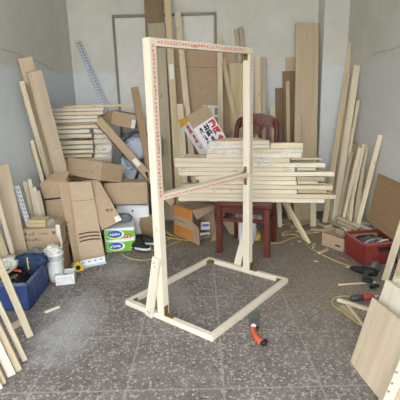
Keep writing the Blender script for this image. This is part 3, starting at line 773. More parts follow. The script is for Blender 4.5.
for i in range(14):
    x0, x1 = fr[i][2] + 9 - 3 * (i % 3), fr[i][3] - 10
    prow('batten hidden in the third row of the pile on the red chair', fr[i][0], fr[i][1], x0, x1, .155, 'pine', .055)
# print on one batten and patches of film on the pile
def pile_film(lab, xa, xb, ya, yb, sd):
    q = p0 + nrm * .004
    a, b_, c = PL(xa, ya, q, nrm), PL(xb, ya, q, nrm), PL(xa, yb, q, nrm)
    bm = bmesh.new(); n1, n2 = 16, 8; gg = []
    for i in range(n1 + 1):
        gg.append([bm.verts.new(a + (b_ - a) * (i / n1) + (c - a) * (j / n2) + nrm * (.003 + .004 * NZ.noise(V((i * .6, j * .7, sd))))) for j in range(n2 + 1)])
    for i in range(n1):
        for j in range(n2): bm.faces.new((gg[i][j], gg[i + 1][j], gg[i + 1][j + 1], gg[i][j + 1]))
    o = link('plastic_film', smooth(bm_mesh(bm, 'plastic_film')), 'film'); s_ = o.modifiers.new('s', 'SOLIDIFY'); s_.thickness = .0006
    tag(o, lab, 'film', 'film on the chair pile')
pile_film('shiny film wrapped round the upper right batten ends of the chair pile', 280, 302.5, 148, 156, 1.5)
pile_film('shiny film patch on the chair pile just right of the rear upright', 258, 272, 157.5, 165, 4.5)
pile_film('shiny film over the upper left layers of the chair pile, below the white printed carton', 208, 242, 141, 155, 7.5)
pile_film('shiny film patch low on the right side of the chair pile', 284, 300, 165, 171, 9.5)

# ------------------------------------------------------------------ white printed carton on the pile
Yc = 3.33
TLw, TRw, BLw = P(186.3, 117.5, Yc), P(206.3, 105, Yc + .13), P(208.5, 154, Yc - .02)
Mw, ww, hw = quadM(TLw, TRw, BLw)
wc = thing('printed_carton', 'open white carton with red and black print, tilted behind the pile on the chair', 'box', None, M=Mw)
hw = .36; dp = .13
link('carton_body', box_me('carton_body', (ww, dp, hw), .002, (ww / 2, dp / 2, -hw / 2)), 'white_card', Mw, wc)
rects('brown_flap', wc, Mw, [(-.002, -.105, ww + .002, .004)], 'card', y=-.004, t=.003)
plain('flap_orange', s2l((206, 160, 66)), .7)
plate('side_flap', [Mw @ V(p) for p in ((0, 0, 0), (-.012, dp * .8, .02), (-.02, dp, -.045), (-.003, .004, -.04))], .002, 'flap_orange', wc)
printed('red_text', wc, Mw, [(ww * .64, -.16 - .0, 1, .04, 21, 0)], 'red_ink') if False else None
def vprint(nm, items, m):
    bm = bmesh.new(); T = WM[wc.name].inverted() @ Mw; R = T.to_3x3()
    for (x, z, n, h, sd) in items: glyphs(bm, T @ V((x, -.0009, z)), R @ V((0, 0, -1)), R @ V((1, 0, 0)), n, h, sd, gap=.12, bold=.24)
    me = bpy.data.meshes.new(nm); bm.to_mesh(me); bm.free(); link(nm, me, m, WM[wc.name], wc)
vprint('red_text', [(ww * .66, -.118, 4, .060, 21)], 'red_ink')
vprint('black_text', [(ww * .36, -.118, 4, .052, 33), (ww * .17, -.125, 6, .028, 35)], 'black_ink')
# red print down the narrow left side
bm = bmesh.new()
glyphs(bm, V((-.0009, dp * .25, -.05)), V((0, 0, -1)), V((0, -1, 0)) * -1, 5, .040, 44, gap=.12, bold=.24)
me = bpy.data.meshes.new('side_text'); bm.to_mesh(me); bm.free(); link('side_text', me, 'red_ink', Mw, wc)

# ------------------------------------------------------------------ orange open carton under the pile, left of the chair
Lb, Rb = F(174.5, 233), F(193, 242)
Lb = V((-.255, 3.50, 0)); Rb = V((-.087, 3.29, 0))
hO = .275; nO = V((.80, .60, 0)).normalized()
xo = (Rb - Lb).normalized(); nO = V((-xo.y, xo.x, 0))
if nO.y < 0: nO = -nO
OM = frame(Lb, Rb - Lb, -nO); wO = (Rb - Lb).length; dO = .24
oc = thing('orange_carton', 'open orange and brown carton lying on the floor left of the red chair', 'box', None, M=OM)
bm = bmesh.new(); tk = .004
bx(bm, (wO / 2, tk / 2, hO / 2), (wO, tk, hO)); bx(bm, (wO / 2, dO - tk / 2, hO / 2), (wO, tk, hO)); bx(bm, (wO / 2, dO / 2, tk / 2), (wO, dO, tk)); bx(bm, (wO / 2, dO / 2, hO - tk / 2), (wO, dO, tk)); bx(bm, (tk / 2, dO / 2, hO / 2), (tk, dO, hO))
link('carton_body', bm_mesh(bm, 'carton_body'), 'card', OM, oc)
rects('orange_print', oc, OM, [(.0, hO * .66, wO, hO), (0, 0, wO, hO * .36)], 'orange', y=-.0006)
printed('black_text', oc, OM, [(.02, hO * .5, 9, .014, 61, 0), (.02, hO * .42, 5, .008, 62, 0), (.03, hO * .28, 9, .008, 63, 0), (.03, hO * .2, 7, .008, 64, 0), (.03, hO * .13, 6, .008, 65, 0)], 'brown_ink')
a0, a1 = OM @ V((wO, 0, hO)), OM @ V((wO, dO, hO))
plate('top_flap', [a0, P(197, 219.5, 3.22), P(222.5, 203.5, 3.45), a1], .004, 'card', oc)
plate('side_flap', [OM @ V((wO, 0, 0)), OM @ V((wO, 0, 0)) + V((.055, -.09, 0)), OM @ V((wO, 0, hO * .55)) + V((.05, -.09, 0)), OM @ V((wO, 0, hO * .62))], .004, 'card', oc)
for k, (px, py, lab) in enumerate(((206, 226, 'upper blue and white printed packet inside the orange carton'), (205.5, 236.5, 'lower blue and white printed packet inside the orange carton'))):
    pc_ = P(px, py, 3.42)
    M_ = frame(pc_ + V((-.04, 0, 0)), V((1, .35, -.1)), V((.3, -1, .1)))
    pk = link('paper_packet', box_me('paper_packet', (.085, .02, .07), .006, (.04, .01, 0)), 'paper', M_); tag(pk, lab, 'packet', 'packets in the orange carton')
    rects('blue_print', pk, M_, [(.008, -.005, .07, .018)], 'paper_blue')
pcb = board('brown cardboard strip leaning on the carton opening left of the chair', P(213, 246, 3.28), P(221, 212, 3.42), .06, .006, 'panel_brown', (.3, -1, 0), None, 'cardboard_strip', 'cardboard')

# things under the chair
bM_ = Matrix.Translation((0, 0, 0))
def lattice(name, label, TL, TR, BL, dep, m):
    M, w, h = quadM(TL, TR, BL); root = thing(name, label, 'basket', None, M=M)
    bm = bmesh.new(); n1, n2 = 9, 5
    for i in range(n1 + 1): bx(bm, (w * i / n1, 0, -h / 2), (.004, .003, h))
    for j in range(n2 + 1): bx(bm, (w / 2, 0, -h * j / n2), (w, .003, .004))
    for y in (dep,): 
        for i in range(n1 + 1): bx(bm, (w * i / n1, y, -h / 2), (.004, .003, h))
    link('mesh_side', bm_mesh(bm, 'mesh_side'), m, M, root)
    bm = bmesh.new(); bx(bm, (w / 2, dep / 2, -h), (w, dep, .004)); bx(bm, (0, dep / 2, -h / 2), (.004, dep, h)); bx(bm, (w, dep / 2, -h / 2), (.004, dep, h)); bx(bm, (w / 2, 0, 0), (w + .01, .012, .01)); bx(bm, (w / 2, dep, 0), (w + .01, .012, .01))
    link('basket_body', bm_mesh(bm, 'basket_body'), m, M, root); return root
lattice('mesh_basket', 'white plastic mesh basket on the floor under the red chair', P(238, 208, 3.20), P(262, 207, 3.22), P(241, 222, 3.17), .14, 'white_plastic')
yp = P(254, 232, 3.34); lump('yellow_packet', (yp.x, 3.30, .035), (.055, .05, .04), 'yellow_dull', 5, .15, 2, .7); tag(bpy.data.objects['yellow_packet'], 'crumpled yellow packet lying under the mesh basket below the red chair', 'packet')
yp = P(247, 228, 3.4); lump('white_bag', (yp.x - .02, 3.24, .10), (.07, .06, .13), 'white_plastic', 8, .2, 2, .7); tag(bpy.data.objects['white_bag'], 'crumpled white plastic bag under the red chair beside the yellow packet', 'bag')
M_, w_, h_ = quadM(P(222, 222, 3.56), P(236, 214, 3.6), P(224, 241, 3.42))
cc = link('cardboard_piece', box_me('cardboard_piece', (w_ , .006, h_), .001, (w_ / 2, .003, -h_ / 2)), 'card_light', M_); tag(cc, 'pale cardboard piece leaning between the chair front legs', 'cardboard')

# ------------------------------------------------------------------ cardboard cluster on the left
# tall flattened box with three dark bands
TL3, TR3, BL3 = P(69, 182, 3.06), P(91, 182, 3.12), F(80.5, 262.5) + V((0, .0, .005))
c3, M3, w3, h3, q3 = sheet4('flattened_carton', 'tall flattened cardboard box with three dark printed bands, leaning in front of the cartons', TL3, TR3, F(105, 257.8) + V((0, 0, .005)), BL3, .01, 'card_light')
for i, z in enumerate((.655, .70, .745)):
    bm = bmesh.new(); pts = [bil(q3, .08 + .88 * t / 10, z - .012 * math.sin(math.pi * t / 10)) + V((0, -.001, 0)) for t in range(11)]
    for a, c in zip(pts, pts[1:]):
        bm.faces.new([bm.verts.new(p) for p in (a, c, c + V((0, 0, -.010)), a + V((0, 0, -.010)))])
    me = bpy.data.meshes.new('printed_band'); bm.to_mesh(me); bm.free(); link('printed_band', me, 'brown_ink', M3, c3)
fp = [P(57.5, 182.5, 3.02), TL3, BL3, F(75, 264.5) + V((0, 0, .005))]
sf = plate('side_flap', [fp[3], fp[2], fp[1], fp[0]], .006, 'card', c3)
bm = bmesh.new(); slab(bm, [bil(q3, u_, v_) + V((0, -.0006, 0)) for u_, v_ in ((0, .245), (1, .235), (1, .23), (0, .24))], .0003); link('crease', bm_mesh(bm, 'crease'), 'card_edge', M3, c3)
Ms, ws, hs = quadM(fp[0], fp[1], fp[3])
printed('carton_text', c3, Matrix(Ms) @ Matrix.Rotation(0, 4, 'X'), [(.025, -hs * .52 - .03 * k, 1, .022, 70 + k, 0) for k in range(3)], 'brown_ink')
# second sheet
TL4, TR4, BL4 = P(82, 181, 3.18), P(98.5, 179.5, 3.20), P(102, 230, 3.03)
c4, M4, w4, h4, q4 = sheet4('flattened_carton', 'tilted flattened cardboard box with a white tag, resting on the green tissue packs', TL4, TR4, P(121.5, 219.5, 3.06), BL4, .008, 'card')
qt = bil(q4, .5, .72); printed('carton_text', c4, M4, [(qt.x, qt.z, 2, .024, 81, 0)], 'brown_ink')
bm = bmesh.new(); slab(bm, [bil(q4, u_, v_) + V((0, -.0006, 0)) for u_, v_ in ((.72, 1.0), (1.0, 1.0), (1.0, .88), (.74, .88))], .0004); link('white_tag', bm_mesh(bm, 'white_tag'), 'paper', M4, c4)
# closed tilted carton on top
r1, M1, w1, h1 = closed_box('cardboard_box', 'long closed cardboard box lying tilted on top of the carton heap', 'box', P(68, 157, 3.36), P(102, 162, 3.15), P(64.5, 174, 3.34), .25, 'card')
rects('crease', r1, M1, [(.0, -h1 * .66, w1, -h1 * .65)], 'card_edge')
# carton at the left with folded flaps
r2, M2, w2, h2 = closed_box('cardboard_box', 'cardboard carton with drooping top flap behind the tall flattened box, by the left wall', 'box', P(42, 183, 3.06), P(67, 180.5, 3.09), P(45, 248, 3.02), .08, 'card')
plate('front_flap', [M2 @ V(p) for p in ((.0, -.012, -.11), (w2 * .9, -.012, -.11), (w2 * .95, -.003, .002), (-.02, -.003, .002))], .004, 'card', r2)
rects('gap', r2, M2, [(.0, -.135, w2 * .99, -.122)], 'dark_hole')  # dark strip painted in for the shaded slit below the flap
plate('top_flap', [M2 @ V(p) for p in ((.01, .005, .003), (w2 * .95, .005, .003), (w2 * 1.1, .09, .06), (.04, .09, .05))], .004, 'card', r2)
# carton at the right, on the white one
r5, M5, w5, h5 = closed_box('cardboard_box', 'plain cardboard carton resting above the green tissue packs, right of the heap', 'box', P(103.5, 183, 3.30), P(146.8, 182, 3.30), P(103.5, 205, 3.30), .14, 'card')
rects('crease', r5, M5, [(w5 * .03, -h5, w5 * .035, 0)], 'card_edge')
# white carton under it
r6, M6, w6, h6 = closed_box('white_carton', 'white carton with a hand hole under the plain cardboard carton', 'box', P(116, 205.3, 3.40), P(148.5, 205.0, 3.40), P(116, 234.5, 3.40), .12, 'white_card')
M6z = P(116, 205, 3.37)
bm = bmesh.new(); lathe(bm, [(.009, 0), (.009, .001)], 16, Matrix.Translation((w6 * .5, -.001, -.05)) @ Matrix.Rotation(-math.pi / 2, 4, 'X')); link('hand_hole', bm_mesh(bm, 'hand_hole'), 'dark_hole', M6, r6)
pg = P(124, 209, 3.27); lump('plastic_bag', (pg.x, 3.27, .228), (.055, .05, .038), 'grey_sack', 12, .25, 2.5, .8); tag(bpy.data.objects['plastic_bag'], 'small crumpled grey bag lying on the green tissue packs under the carton', 'bag')
# brown low carton at the right foot of the heap
r7, M7, w7, h7 = closed_box('cardboard_box', 'low brown carton on the floor right of the green tissue packs', 'box', P(139, 224, 3.33), P(158, 222, 3.33), F(139, 238.5), .12, 'card_dark')
# two tissue packs
gA, gB = F(111, 252.5), F(136, 250.5)
gx = (gB - gA).normalized(); gd = V((-gx.y, gx.x, 0)); gw = .235; gh = .096
gA = gB - gx * gw
for k, lab in enumerate(('lower green and white tissue pack with a blue oval logo, on the floor', 'upper green and white tissue pack with a blue oval logo, stacked on the other one')):
    o_ = gA + V((0, 0, .002 + k * (gh + .002)))
    M_ = frame(o_, gx, -gd)
    tp = thing('tissue_pack', lab, 'tissue pack', None, 'green tissue packs', M=M_)
    link('pack_body', box_me('pack_body', (gw, .25, gh), .006, (gw / 2, .125, gh / 2)), 'white_card', M_, tp)
    # green front with a wavy upper edge
    bm = bmesh.new(); top_ = []; bot_ = []
    for i in range(15):
        t = i / 14; x = .003 + (gw - .006) * t
        zt2 = gh * (.94 - (.20 * t if k == 1 else .26 * (1 - t) * t + .02)); zl2 = gh * (.05 + (.16 * t * t if k == 1 else 0))
        top_.append(bm.verts.new((x, -.0009, zt2))); bot_.append(bm.verts.new((x, -.0009, zl2)))
    for i in range(14): bm.faces.new((bot_[i], bot_[i + 1], top_[i + 1], top_[i]))
    me = bpy.data.meshes.new('green_print'); bm.to_mesh(me); bm.free(); link('green_print', me, 'green_print', M_, tp)
    def oval(cx_, cz_, rx, rz, y, m_, nm):
        bm = bmesh.new(); bm.faces.new([bm.verts.new((cx_ + rx * math.cos(a * .2617994), y, cz_ + rz * math.sin(a * .2617994))) for a in range(24)])
        me = bpy.data.meshes.new(nm); bm.to_mesh(me); bm.free(); return link(nm, me, m_, M_, tp)
    oval(gw * .37, gh * .48, .064, .036, -.0014, 'white_card', 'logo_rim')
    lo = oval(gw * .34, gh * .51, .056, .031, -.0018, 'blue_ink', 'logo_oval')
    bm = bmesh.new(); glyphs(bm, V((gw * .34 - .045, -.0024, gh * .51 - .010)), V((1, 0, 0)), V((0, 0, 1)), 5, .018, 90 + k, gap=.05, wscale=.9)
    me = bpy.data.meshes.new('logo_text'); bm.to_mesh(me); bm.free(); link('logo_text', me, 'white_card', M_, lo)
    bm = bmesh.new(); q = [bm.verts.new((gw * .34 + .05 * math.cos(a), -.0021, gh * .51 + .03 * math.sin(a))) for a in (-2.4, -2.0, -1.6, -1.2, -.8)] + [bm.verts.new((gw * .36 + .058 * math.cos(a), -.0021, gh * .48 + .036 * math.sin(a))) for a in (-.8, -1.2, -1.6, -2.0, -2.4)]
    bm.faces.new(q); me = bpy.data.meshes.new('logo_swoosh'); bm.to_mesh(me); bm.free(); link('logo_swoosh', me, 'yellow_ink', M_, lo)
    if k == 1:
        rects('red_mark', tp, M_, [(gw * .66, gh * .12, gw * .86, gh * .46)], 'red_ink', y=-.0016)
        printed('mark_text', tp, M_ @ Matrix.Translation((0, -.002, 0)), [(gw * .68, gh * .2, 2, .016, 97, 0)], 'white_card')
# printed carton with sticks (far left) and the one under it
rD2, MD2, wD2, hD2 = closed_box('cardboard_box', 'lower carton on the floor under the printed carton by the left wall', 'box', V((-1.215, 2.72, .185)), V((-.985, 2.74, .185)), V((-1.215, 2.72, .004)), .16, 'card_dark')
tl1, tr1, bl1 = P(16.5, 230.5, 2.70), P(57.5, 227.5, 2.72), P(16.5, 249, 2.70)
zt1 = (tl1.z + tr1.z) / 2; zt1 = max(zt1, .3)
rD1, MD1, wD1, hD1 = closed_box('printed_carton', 'cardboard carton with dark lettering by the left wall, carrying a stick bundle', 'box', V((tl1.x, 2.70, zt1)), V((tr1.x, 2.72, zt1)), V((tl1.x, 2.70, .187)), .2, 'card')
printed('carton_text', rD1, MD1, [(.025, -.045, 4, .02, 51, 0), (.14, -.042, 5, .011, 52, 0), (.025, -.085, 6, .018, 53, 0), (wD1 - .045, -.05, 1, .028, 54, 0)], 'brown_ink')
plate('tape_strip', [MD1 @ V((wD1 + .001, .02, -hD1)), MD1 @ V((wD1 + .001, .06, -hD1)), MD1 @ V((wD1 + .001, .06, 0)), MD1 @ V((wD1 + .001, .02, 0))], .0008, 'paper', rD1)
G10 = 'stick bundle on the printed carton'
sb = P(27.5, 225, 2.73)
for k in range(6):
    a, c = k % 3, k // 3
    board('%s stick of the wrapped bundle on the printed carton, %s layer' % (('front', 'middle', 'rear')[a], ('lower', 'upper')[c]), (sb.x, 2.735 + .032 * a, zt1 + .016 + .027 * c), (sb.x + .125, 2.735 + .032 * a, zt1 + .016 + .027 * c), .025, .03, 'pine_yellow', (0, -1, 0), G10, 'wood_stick', 'stick')
wf = lump('plastic_wrap', (sb.x + .15, 2.77, zt1 + .022), (.022, .035, .026), 'film', 31, .4, 3, .8); tag(wf, 'scrap of clear plastic wrap at the right end of the stick bundle', 'film')
board('white plastic strip standing against the stacked cartons right of the bucket', F(64.3, 267.5) + V((0, 0, .004)), P(57.5, 225, 2.69), .026, .004, 'white_plastic', (.4, -1, 0), None, 'plastic_strip', 'strip')

# ------------------------------------------------------------------ box and long profiles at the back left
rb, Mbx, wbx, hbx = closed_box('cardboard_box', 'small open cardboard box high up on the grey sacks below the slotted rail', 'box', P(113, 110.5, 3.66), P(137, 115.5, 3.66), P(113, 125, 3.66), .18, 'card')
plate('side_flap', [Mbx @ V(p) for p in ((0, 0, -hbx), (0, 0, 0), (-.10, -.015, -.06), (-.10, -.015, -hbx * .95))], .004, 'card_dark', rb)
rects('white_label', rb, Mbx, [(wbx * .82, -hbx * .95, wbx * .99, -hbx * .35)], 'paper')
def channel(name, label, A, B, w, face, m, rim=.025):
    A, B = V(A), V(B); M = frame(A, B - A, V(face)); L = (B - A).length
    root = thing(name, label, 'cardboard', None, None, M=M)
    link('front_panel', box_me('front_panel', (L, .004, w), .001, (L / 2, .002, 0)), m, M, root)
    for s in (-1, 1): link('folded_edge', box_me('folded_edge', (L, rim, .004), .001, (L / 2, rim / 2, s * (w / 2 - .002))), 'card_dark', M, root)
    return root
lc = channel('cardboard_profile', 'long folded cardboard profile lying diagonally across the grey-blue sacks', P(173, 203.5, 3.44), P(98.5, 119.5, 3.44), .07, (.35, -1, .45), 'card', .03)
rects('sticker', lc, WM[lc.name], [(.43, -.02, .5, .02)], 'paper')
channel('cardboard_profile', 'steep dark brown cardboard profile leaning left of the front upright', P(160, 226, 3.50), P(134.5, 87, 3.56), .06, (.2, -1, 0), 'card_dark', .03)
s1 = lump('bulky_sack', (-.60, 3.76, .27), (.185, .14, .335), 'sack', 2, .22, 2.2, .5); tag(s1, 'large grey-blue plastic sack with pale print behind the cartons', 'sack', 'grey-blue sacks')
s2 = lump('bulky_sack', (-.525, 3.80, .75), (.16, .13, .12), 'sack', 9, .28, 2.2, .5); tag(s2, 'upper grey-blue sack under the small cardboard box', 'sack', 'grey-blue sacks')
s3 = lump('dark_bag', (-.545, 3.74, .868), (.14, .10, .022), 'grey_sack', 17, .25, 2.2, .7); tag(s3, 'flat dark grey bag squashed under the small open cardboard box', 'bag')
bm = bmesh.new()
r_ = random.Random(4)
from mathutils.bvhtree import BVHTree
def printmarks(o, n, seed, zr):
    me = o.data; bmx = bmesh.new(); bmx.from_mesh(me); tr = BVHTree.FromBMesh(bmx); out = bmesh.new(); rr = random.Random(seed)
    for i in range(n):
        x, z = rr.uniform(-.13, .13), rr.uniform(*zr)
        h = tr.ray_cast(V((x, -1, z)), V((0, 1, 0)))
        if h[0] is None: continue
        N = h[1]; u = V((0, 0, 1)).cross(N).normalized() * -1; u = N.cross(V((0, 0, 1))).normalized(); v = u.cross(N).normalized() * 1
        s = rr.uniform(.008, .02); p = h[0] + N * .003
        glyphs(out, p, u if u.x > 0 else -u, v if v.z > 0 else -v, rr.choice((1, 2, 3)), s, rr.randint(0, 999))
    bmx.free(); m2 = bpy.data.meshes.new('sack_print'); out.to_mesh(m2); out.free()
    link('sack_print', m2, 'white_card', WM[o.name], o)
printmarks(s1, 22, 6, (-.02, .26)); printmarks(s2, 5, 8, (-.05, .06))
tag(tube_obj('rubber_hose', [P(119, 150, 3.6), P(124, 141, 3.6), P(131, 134, 3.62), P(139, 131.5, 3.64), P(146, 134, 3.64), P(150, 141, 3.62)], .012, 'grey_tool'), 'grey hose arching over the upper grey-blue sack', 'hose')
tag(tube_obj('rubber_strap', [P(127, 156, 3.64), P(133, 162, 3.61), P(138, 170, 3.61), P(136, 178, 3.60), P(133, 190, 3.60), P(131, 205, 3.61)], .012, 'rubber'), 'black rubber strap curving down the front of the large sack', 'strap')
tag(tube_obj('rubber_hose', [P(146, 172, 3.45), P(149, 185, 3.44), P(151, 200, 3.43), P(150, 214, 3.43), P(149, 226, 3.43)], .016, 'rubber'), 'thick black hose hanging down left of the front upright', 'hose')

# ------------------------------------------------------------------ floor items on the left
# blue crate
def crate(name, label, o, ux, uy, lx, ly, h, m, mrim, tk=.008):
    ux, uy = ux.normalized(), uy.normalized()
    M = Matrix.Identity(4); yv = V((-ux.y, ux.x, 0)) if V((-ux.y, ux.x, 0)).dot(uy) > 0 else V((ux.y, -ux.x, 0))
    for i in range(3): M[i][0], M[i][1], M[i][2] = ux[i], yv[i], (0, 0, 1)[i]
    M.translation = o
    root = thing(name, label, 'crate', None, M=M)
    bm = bmesh.new()
    bx(bm, (lx / 2, tk / 2, h / 2), (lx, tk, h), .002); bx(bm, (lx / 2, ly - tk / 2, h / 2), (lx, tk, h), .002)
    bx(bm, (tk / 2, ly / 2, h / 2), (tk, ly, h), .002); bx(bm, (lx - tk / 2, ly / 2, h / 2), (tk, ly, h), .002); bx(bm, (lx / 2, ly / 2, .006), (lx, ly, .01))
    for i in range(1, 5):
        for y in (0, ly): bx(bm, (lx * i / 5, y, h * .42), (.006, .006, h * .8), .001)
        for x in (0, lx): bx(bm, (x, ly * i / 5, h * .42), (.006, .006, h * .8), .001)
    link('crate_body', bm_mesh(bm, 'crate_body'), m, M, root)
    bm = bmesh.new(); e = .007
    bx(bm, (lx / 2, 0, h - .008), (lx + 2 * e, 2 * e, .018), .003); bx(bm, (lx / 2, ly, h - .008), (lx + 2 * e, 2 * e, .018), .003)
    bx(bm, (0, ly / 2, h - .008), (2 * e, ly + 2 * e, .018), .003); bx(bm, (lx, ly / 2, h - .008), (2 * e, ly + 2 * e, .018), .003)
    link('rim', bm_mesh(bm, 'rim'), mrim, M, root)
    return root, M
cb, cbM = crate('plastic_crate', 'dusty blue plastic crate full of tools by the left wall', V((-1.30, 2.19, .001)), V((1, .02, 0)), V((0, 1, 0)), .275, .325, .172, 'blue_crate', 'blue_rim')
for k, (x, y, a, lab, m_, l_, r_) in enumerate(((.06, .05, .5, 'wooden file handle tool poking out of the blue crate near its front', 'pine_old', .13, .008), (.09, .10, -.3, 'rusty rod lying across the blue crate', 'brass', .14, .007), (.12, .06, .9, 'grey steel bar in the front of the blue crate', 'blade', .12, .009), (.06, .17, .2, 'dark tool handle in the middle of the blue crate', 'rubber', .13, .011), (.12, .17, -.6, 'orange tool handle in the middle of the blue crate', 'orange_plastic', .11, .009), (.09, .14, 1.2, 'pale wooden stick on top of the blue crate tools', 'pine', .12, .008))):
    A = cbM @ V((x - l_ / 2 * math.cos(a) + .012, y - l_ / 2 * math.sin(a) + .03, .135 + .006 * k)); B = cbM @ V((x + l_ / 2 * math.cos(a) + .012, y + l_ / 2 * math.sin(a) + .03, .15 + .006 * k))
    o = tube_obj('hand_tool', [A, A.lerp(B, .5), B], r_, m_); tag(o, lab, 'tool', 'tools in the blue crate')
tb = lump('tool_bag', (-1.17, 2.34, .085), (.09, .11, .07), 'rubber', 41, .2, 2.4, .6); tag(tb, 'dark tool bag filling the bottom of the blue crate', 'bag')
jn_ = lump('jeans', (-1.105, 2.475, .200), (.095, .045, .04), 'denim', 23, .3, 2.6, .75); tag(jn_, 'folded blue jeans draped over the back edge of the blue crate', 'jeans')
jb = lump('white_cloth', (-1.235, 2.45, .195), (.06, .05, .04), 'cloth_white', 25, .3, 2.4, .75); tag(jb, 'white cloth lying beside the jeans at the left photo edge', 'cloth')
ts = tube_obj('measuring_tape', [jn_.location + V((.0, -.048, .04)), jn_.location + V((.003, -.058, .0)), jn_.location + V((.006, -.06, -.035))], .004, 'yellow_plastic'); tag(ts, 'thin yellow tape hanging over the jeans', 'tape')
# bucket
bkc = F(51, 281.5); bkM = Matrix.Translation((-1.0, 2.60, .001))
bk = thing('plastic_bucket', 'white plastic bucket between the blue crate and the small white box', 'bucket', None, M=bkM)
bm = bmesh.new(); lathe(bm, [(.0, .0), (.047, 0), (.051, .06), (.056, .185), (.060, .186), (.060, .20), (.057, .202), (.053, .20), (.048, .02), (0, .018)], 32, cap=False)
link('bucket_body', smooth(bm_mesh(bm, 'bucket_body')), 'white_plastic', bkM, bk)
bm = bmesh.new(); lathe(bm, [(.055, .14), (.0585, .142), (.0585, .148), (.056, .15)], 32, cap=False); link('rib', smooth(bm_mesh(bm, 'rib')), 'white_plastic', bkM, bk)
bg = lump('plastic_bag', (-1.005, 2.60, .212), (.055, .045, .04), 'cloth_white', 51, .35, 3, .85, flat=False); tag(bg, 'crumpled pale plastic bag stuffed in the white bucket', 'bag')
bg2 = lump('plastic_bag', (-1.12, 2.585, .185), (.06, .05, .045), 'grey_sack', 53, .35, 3, .85); tag(bg2, 'crumpled grey bag of odds and ends before the printed carton', 'bag')
bx2 = box_me('wood_block', (.12, .09, .135), .002, (0, 0, .0675))
wbk = link('wood_block', bx2, 'pine_old', Matrix.Translation((-1.13, 2.59, .001))); tag(wbk, 'old wooden block under the grey bag behind the blue crate', 'block')
# small white box
a_, b_ = F(56, 286), F(75.3, 284)
MW_ = frame(V((a_.x, a_.y, .001)), V((b_.x - a_.x, b_.y - a_.y, 0)), V((0, -1, 0))); lw_ = (b_ - a_).length
sw = thing('white_box', 'small open white box with print on the floor before the bucket', 'box', None, M=MW_)
bm = bmesh.new(); hh, dd, tk = .072, .10, .004
bx(bm, (lw_ / 2, tk / 2, hh / 2), (lw_, tk, hh)); bx(bm, (lw_ / 2, dd, hh / 2), (lw_, tk, hh)); bx(bm, (tk / 2, dd / 2, hh / 2), (tk, dd, hh)); bx(bm, (lw_ - tk / 2, dd / 2, hh / 2), (tk, dd, hh)); bx(bm, (lw_ / 2, dd / 2, tk / 2), (lw_, dd, tk))
link('box_body', bm_mesh(bm, 'box_body'), 'white_plastic', MW_, sw)
printed('box_text', sw, MW_, [(.012, .045, 5, .006, 101, 0), (.012, .025, 9, .004, 102, 0), (.012, .015, 8, .004, 103, 0)], 'grey_ink')
fl = lump('white_lining', (0, 0, 0), (lw_ * .42, dd * .40, .02), 'grey_sack', 57, .3, 3, .6); fl.matrix_basis = MW_ @ Matrix.Translation((lw_ / 2, dd / 2, .022)); tag(fl, 'crumpled grey wrapping inside the small white box', 'wrapping')
# tape measure
tq = F(75.5, 272.5); tM = Matrix.Translation((tq.x + .012, tq.y + .02, .001)) @ Matrix.Rotation(.5, 4, 'Z')
tm = thing('tape_measure', 'yellow tape measure on the floor behind the small white box', 'tape measure', None, M=tM)
bm = bmesh.new(); lathe(bm, [(.030, 0), (.034, .004), (.034, .034), (.030, .038)], 28, Matrix.Translation((0, 0.019, .034)) @ Matrix.Rotation(math.pi / 2, 4, 'X')); bx(bm, (.015, 0, .017), (.045, .036, .033), .004)
link('tape_case', bm_mesh(bm, 'tape_case'), 'yellow_plastic', tM, tm)
bm = bmesh.new(); bx(bm, (.046, 0, .008), (.02, .02, .004)); bx(bm, (.056, 0, .005), (.003, .02, .012)); link('tape_hook', bm_mesh(bm, 'tape_hook'), 'zinc', tM, tm)
bm = bmesh.new(); lathe(bm, [(.018, 0), (.018, .002)], 24, Matrix.Translation((0, -.019, .034)) @ Matrix.Rotation(math.pi / 2, 4, 'X')); link('side_disc', bm_mesh(bm, 'side_disc'), 'rubber', tM, tm)
# white bracket
A, B = F(81, 269), F(107, 263.5)
bkM = frame(V((A.x, A.y, .0)), V((B.x - A.x, B.y - A.y, 0)), V((0, -1, 0))); Lb_ = (B - A).length
br = thing('white_bracket', 'white perforated metal bracket lying at the foot of the tall flattened box', 'bracket', None, M=bkM)
link('upright_flange', box_me('upright_flange', (Lb_, .003, .042), .0006, (Lb_ / 2, .045, .021)), 'white_metal', bkM @ Matrix.Translation((0, 0, .002)), br)
link('base_flange', box_me('base_flange', (Lb_, .046, .003), .0006, (Lb_ / 2, .023, .0025)), 'white_metal', bkM, br)
for i in range(4): link('slot', box_me('slot', (.016, .001, .007), 0, (Lb_ * (.15 + .23 * i), .0428, .026)), 'dark_hole', bkM, br)
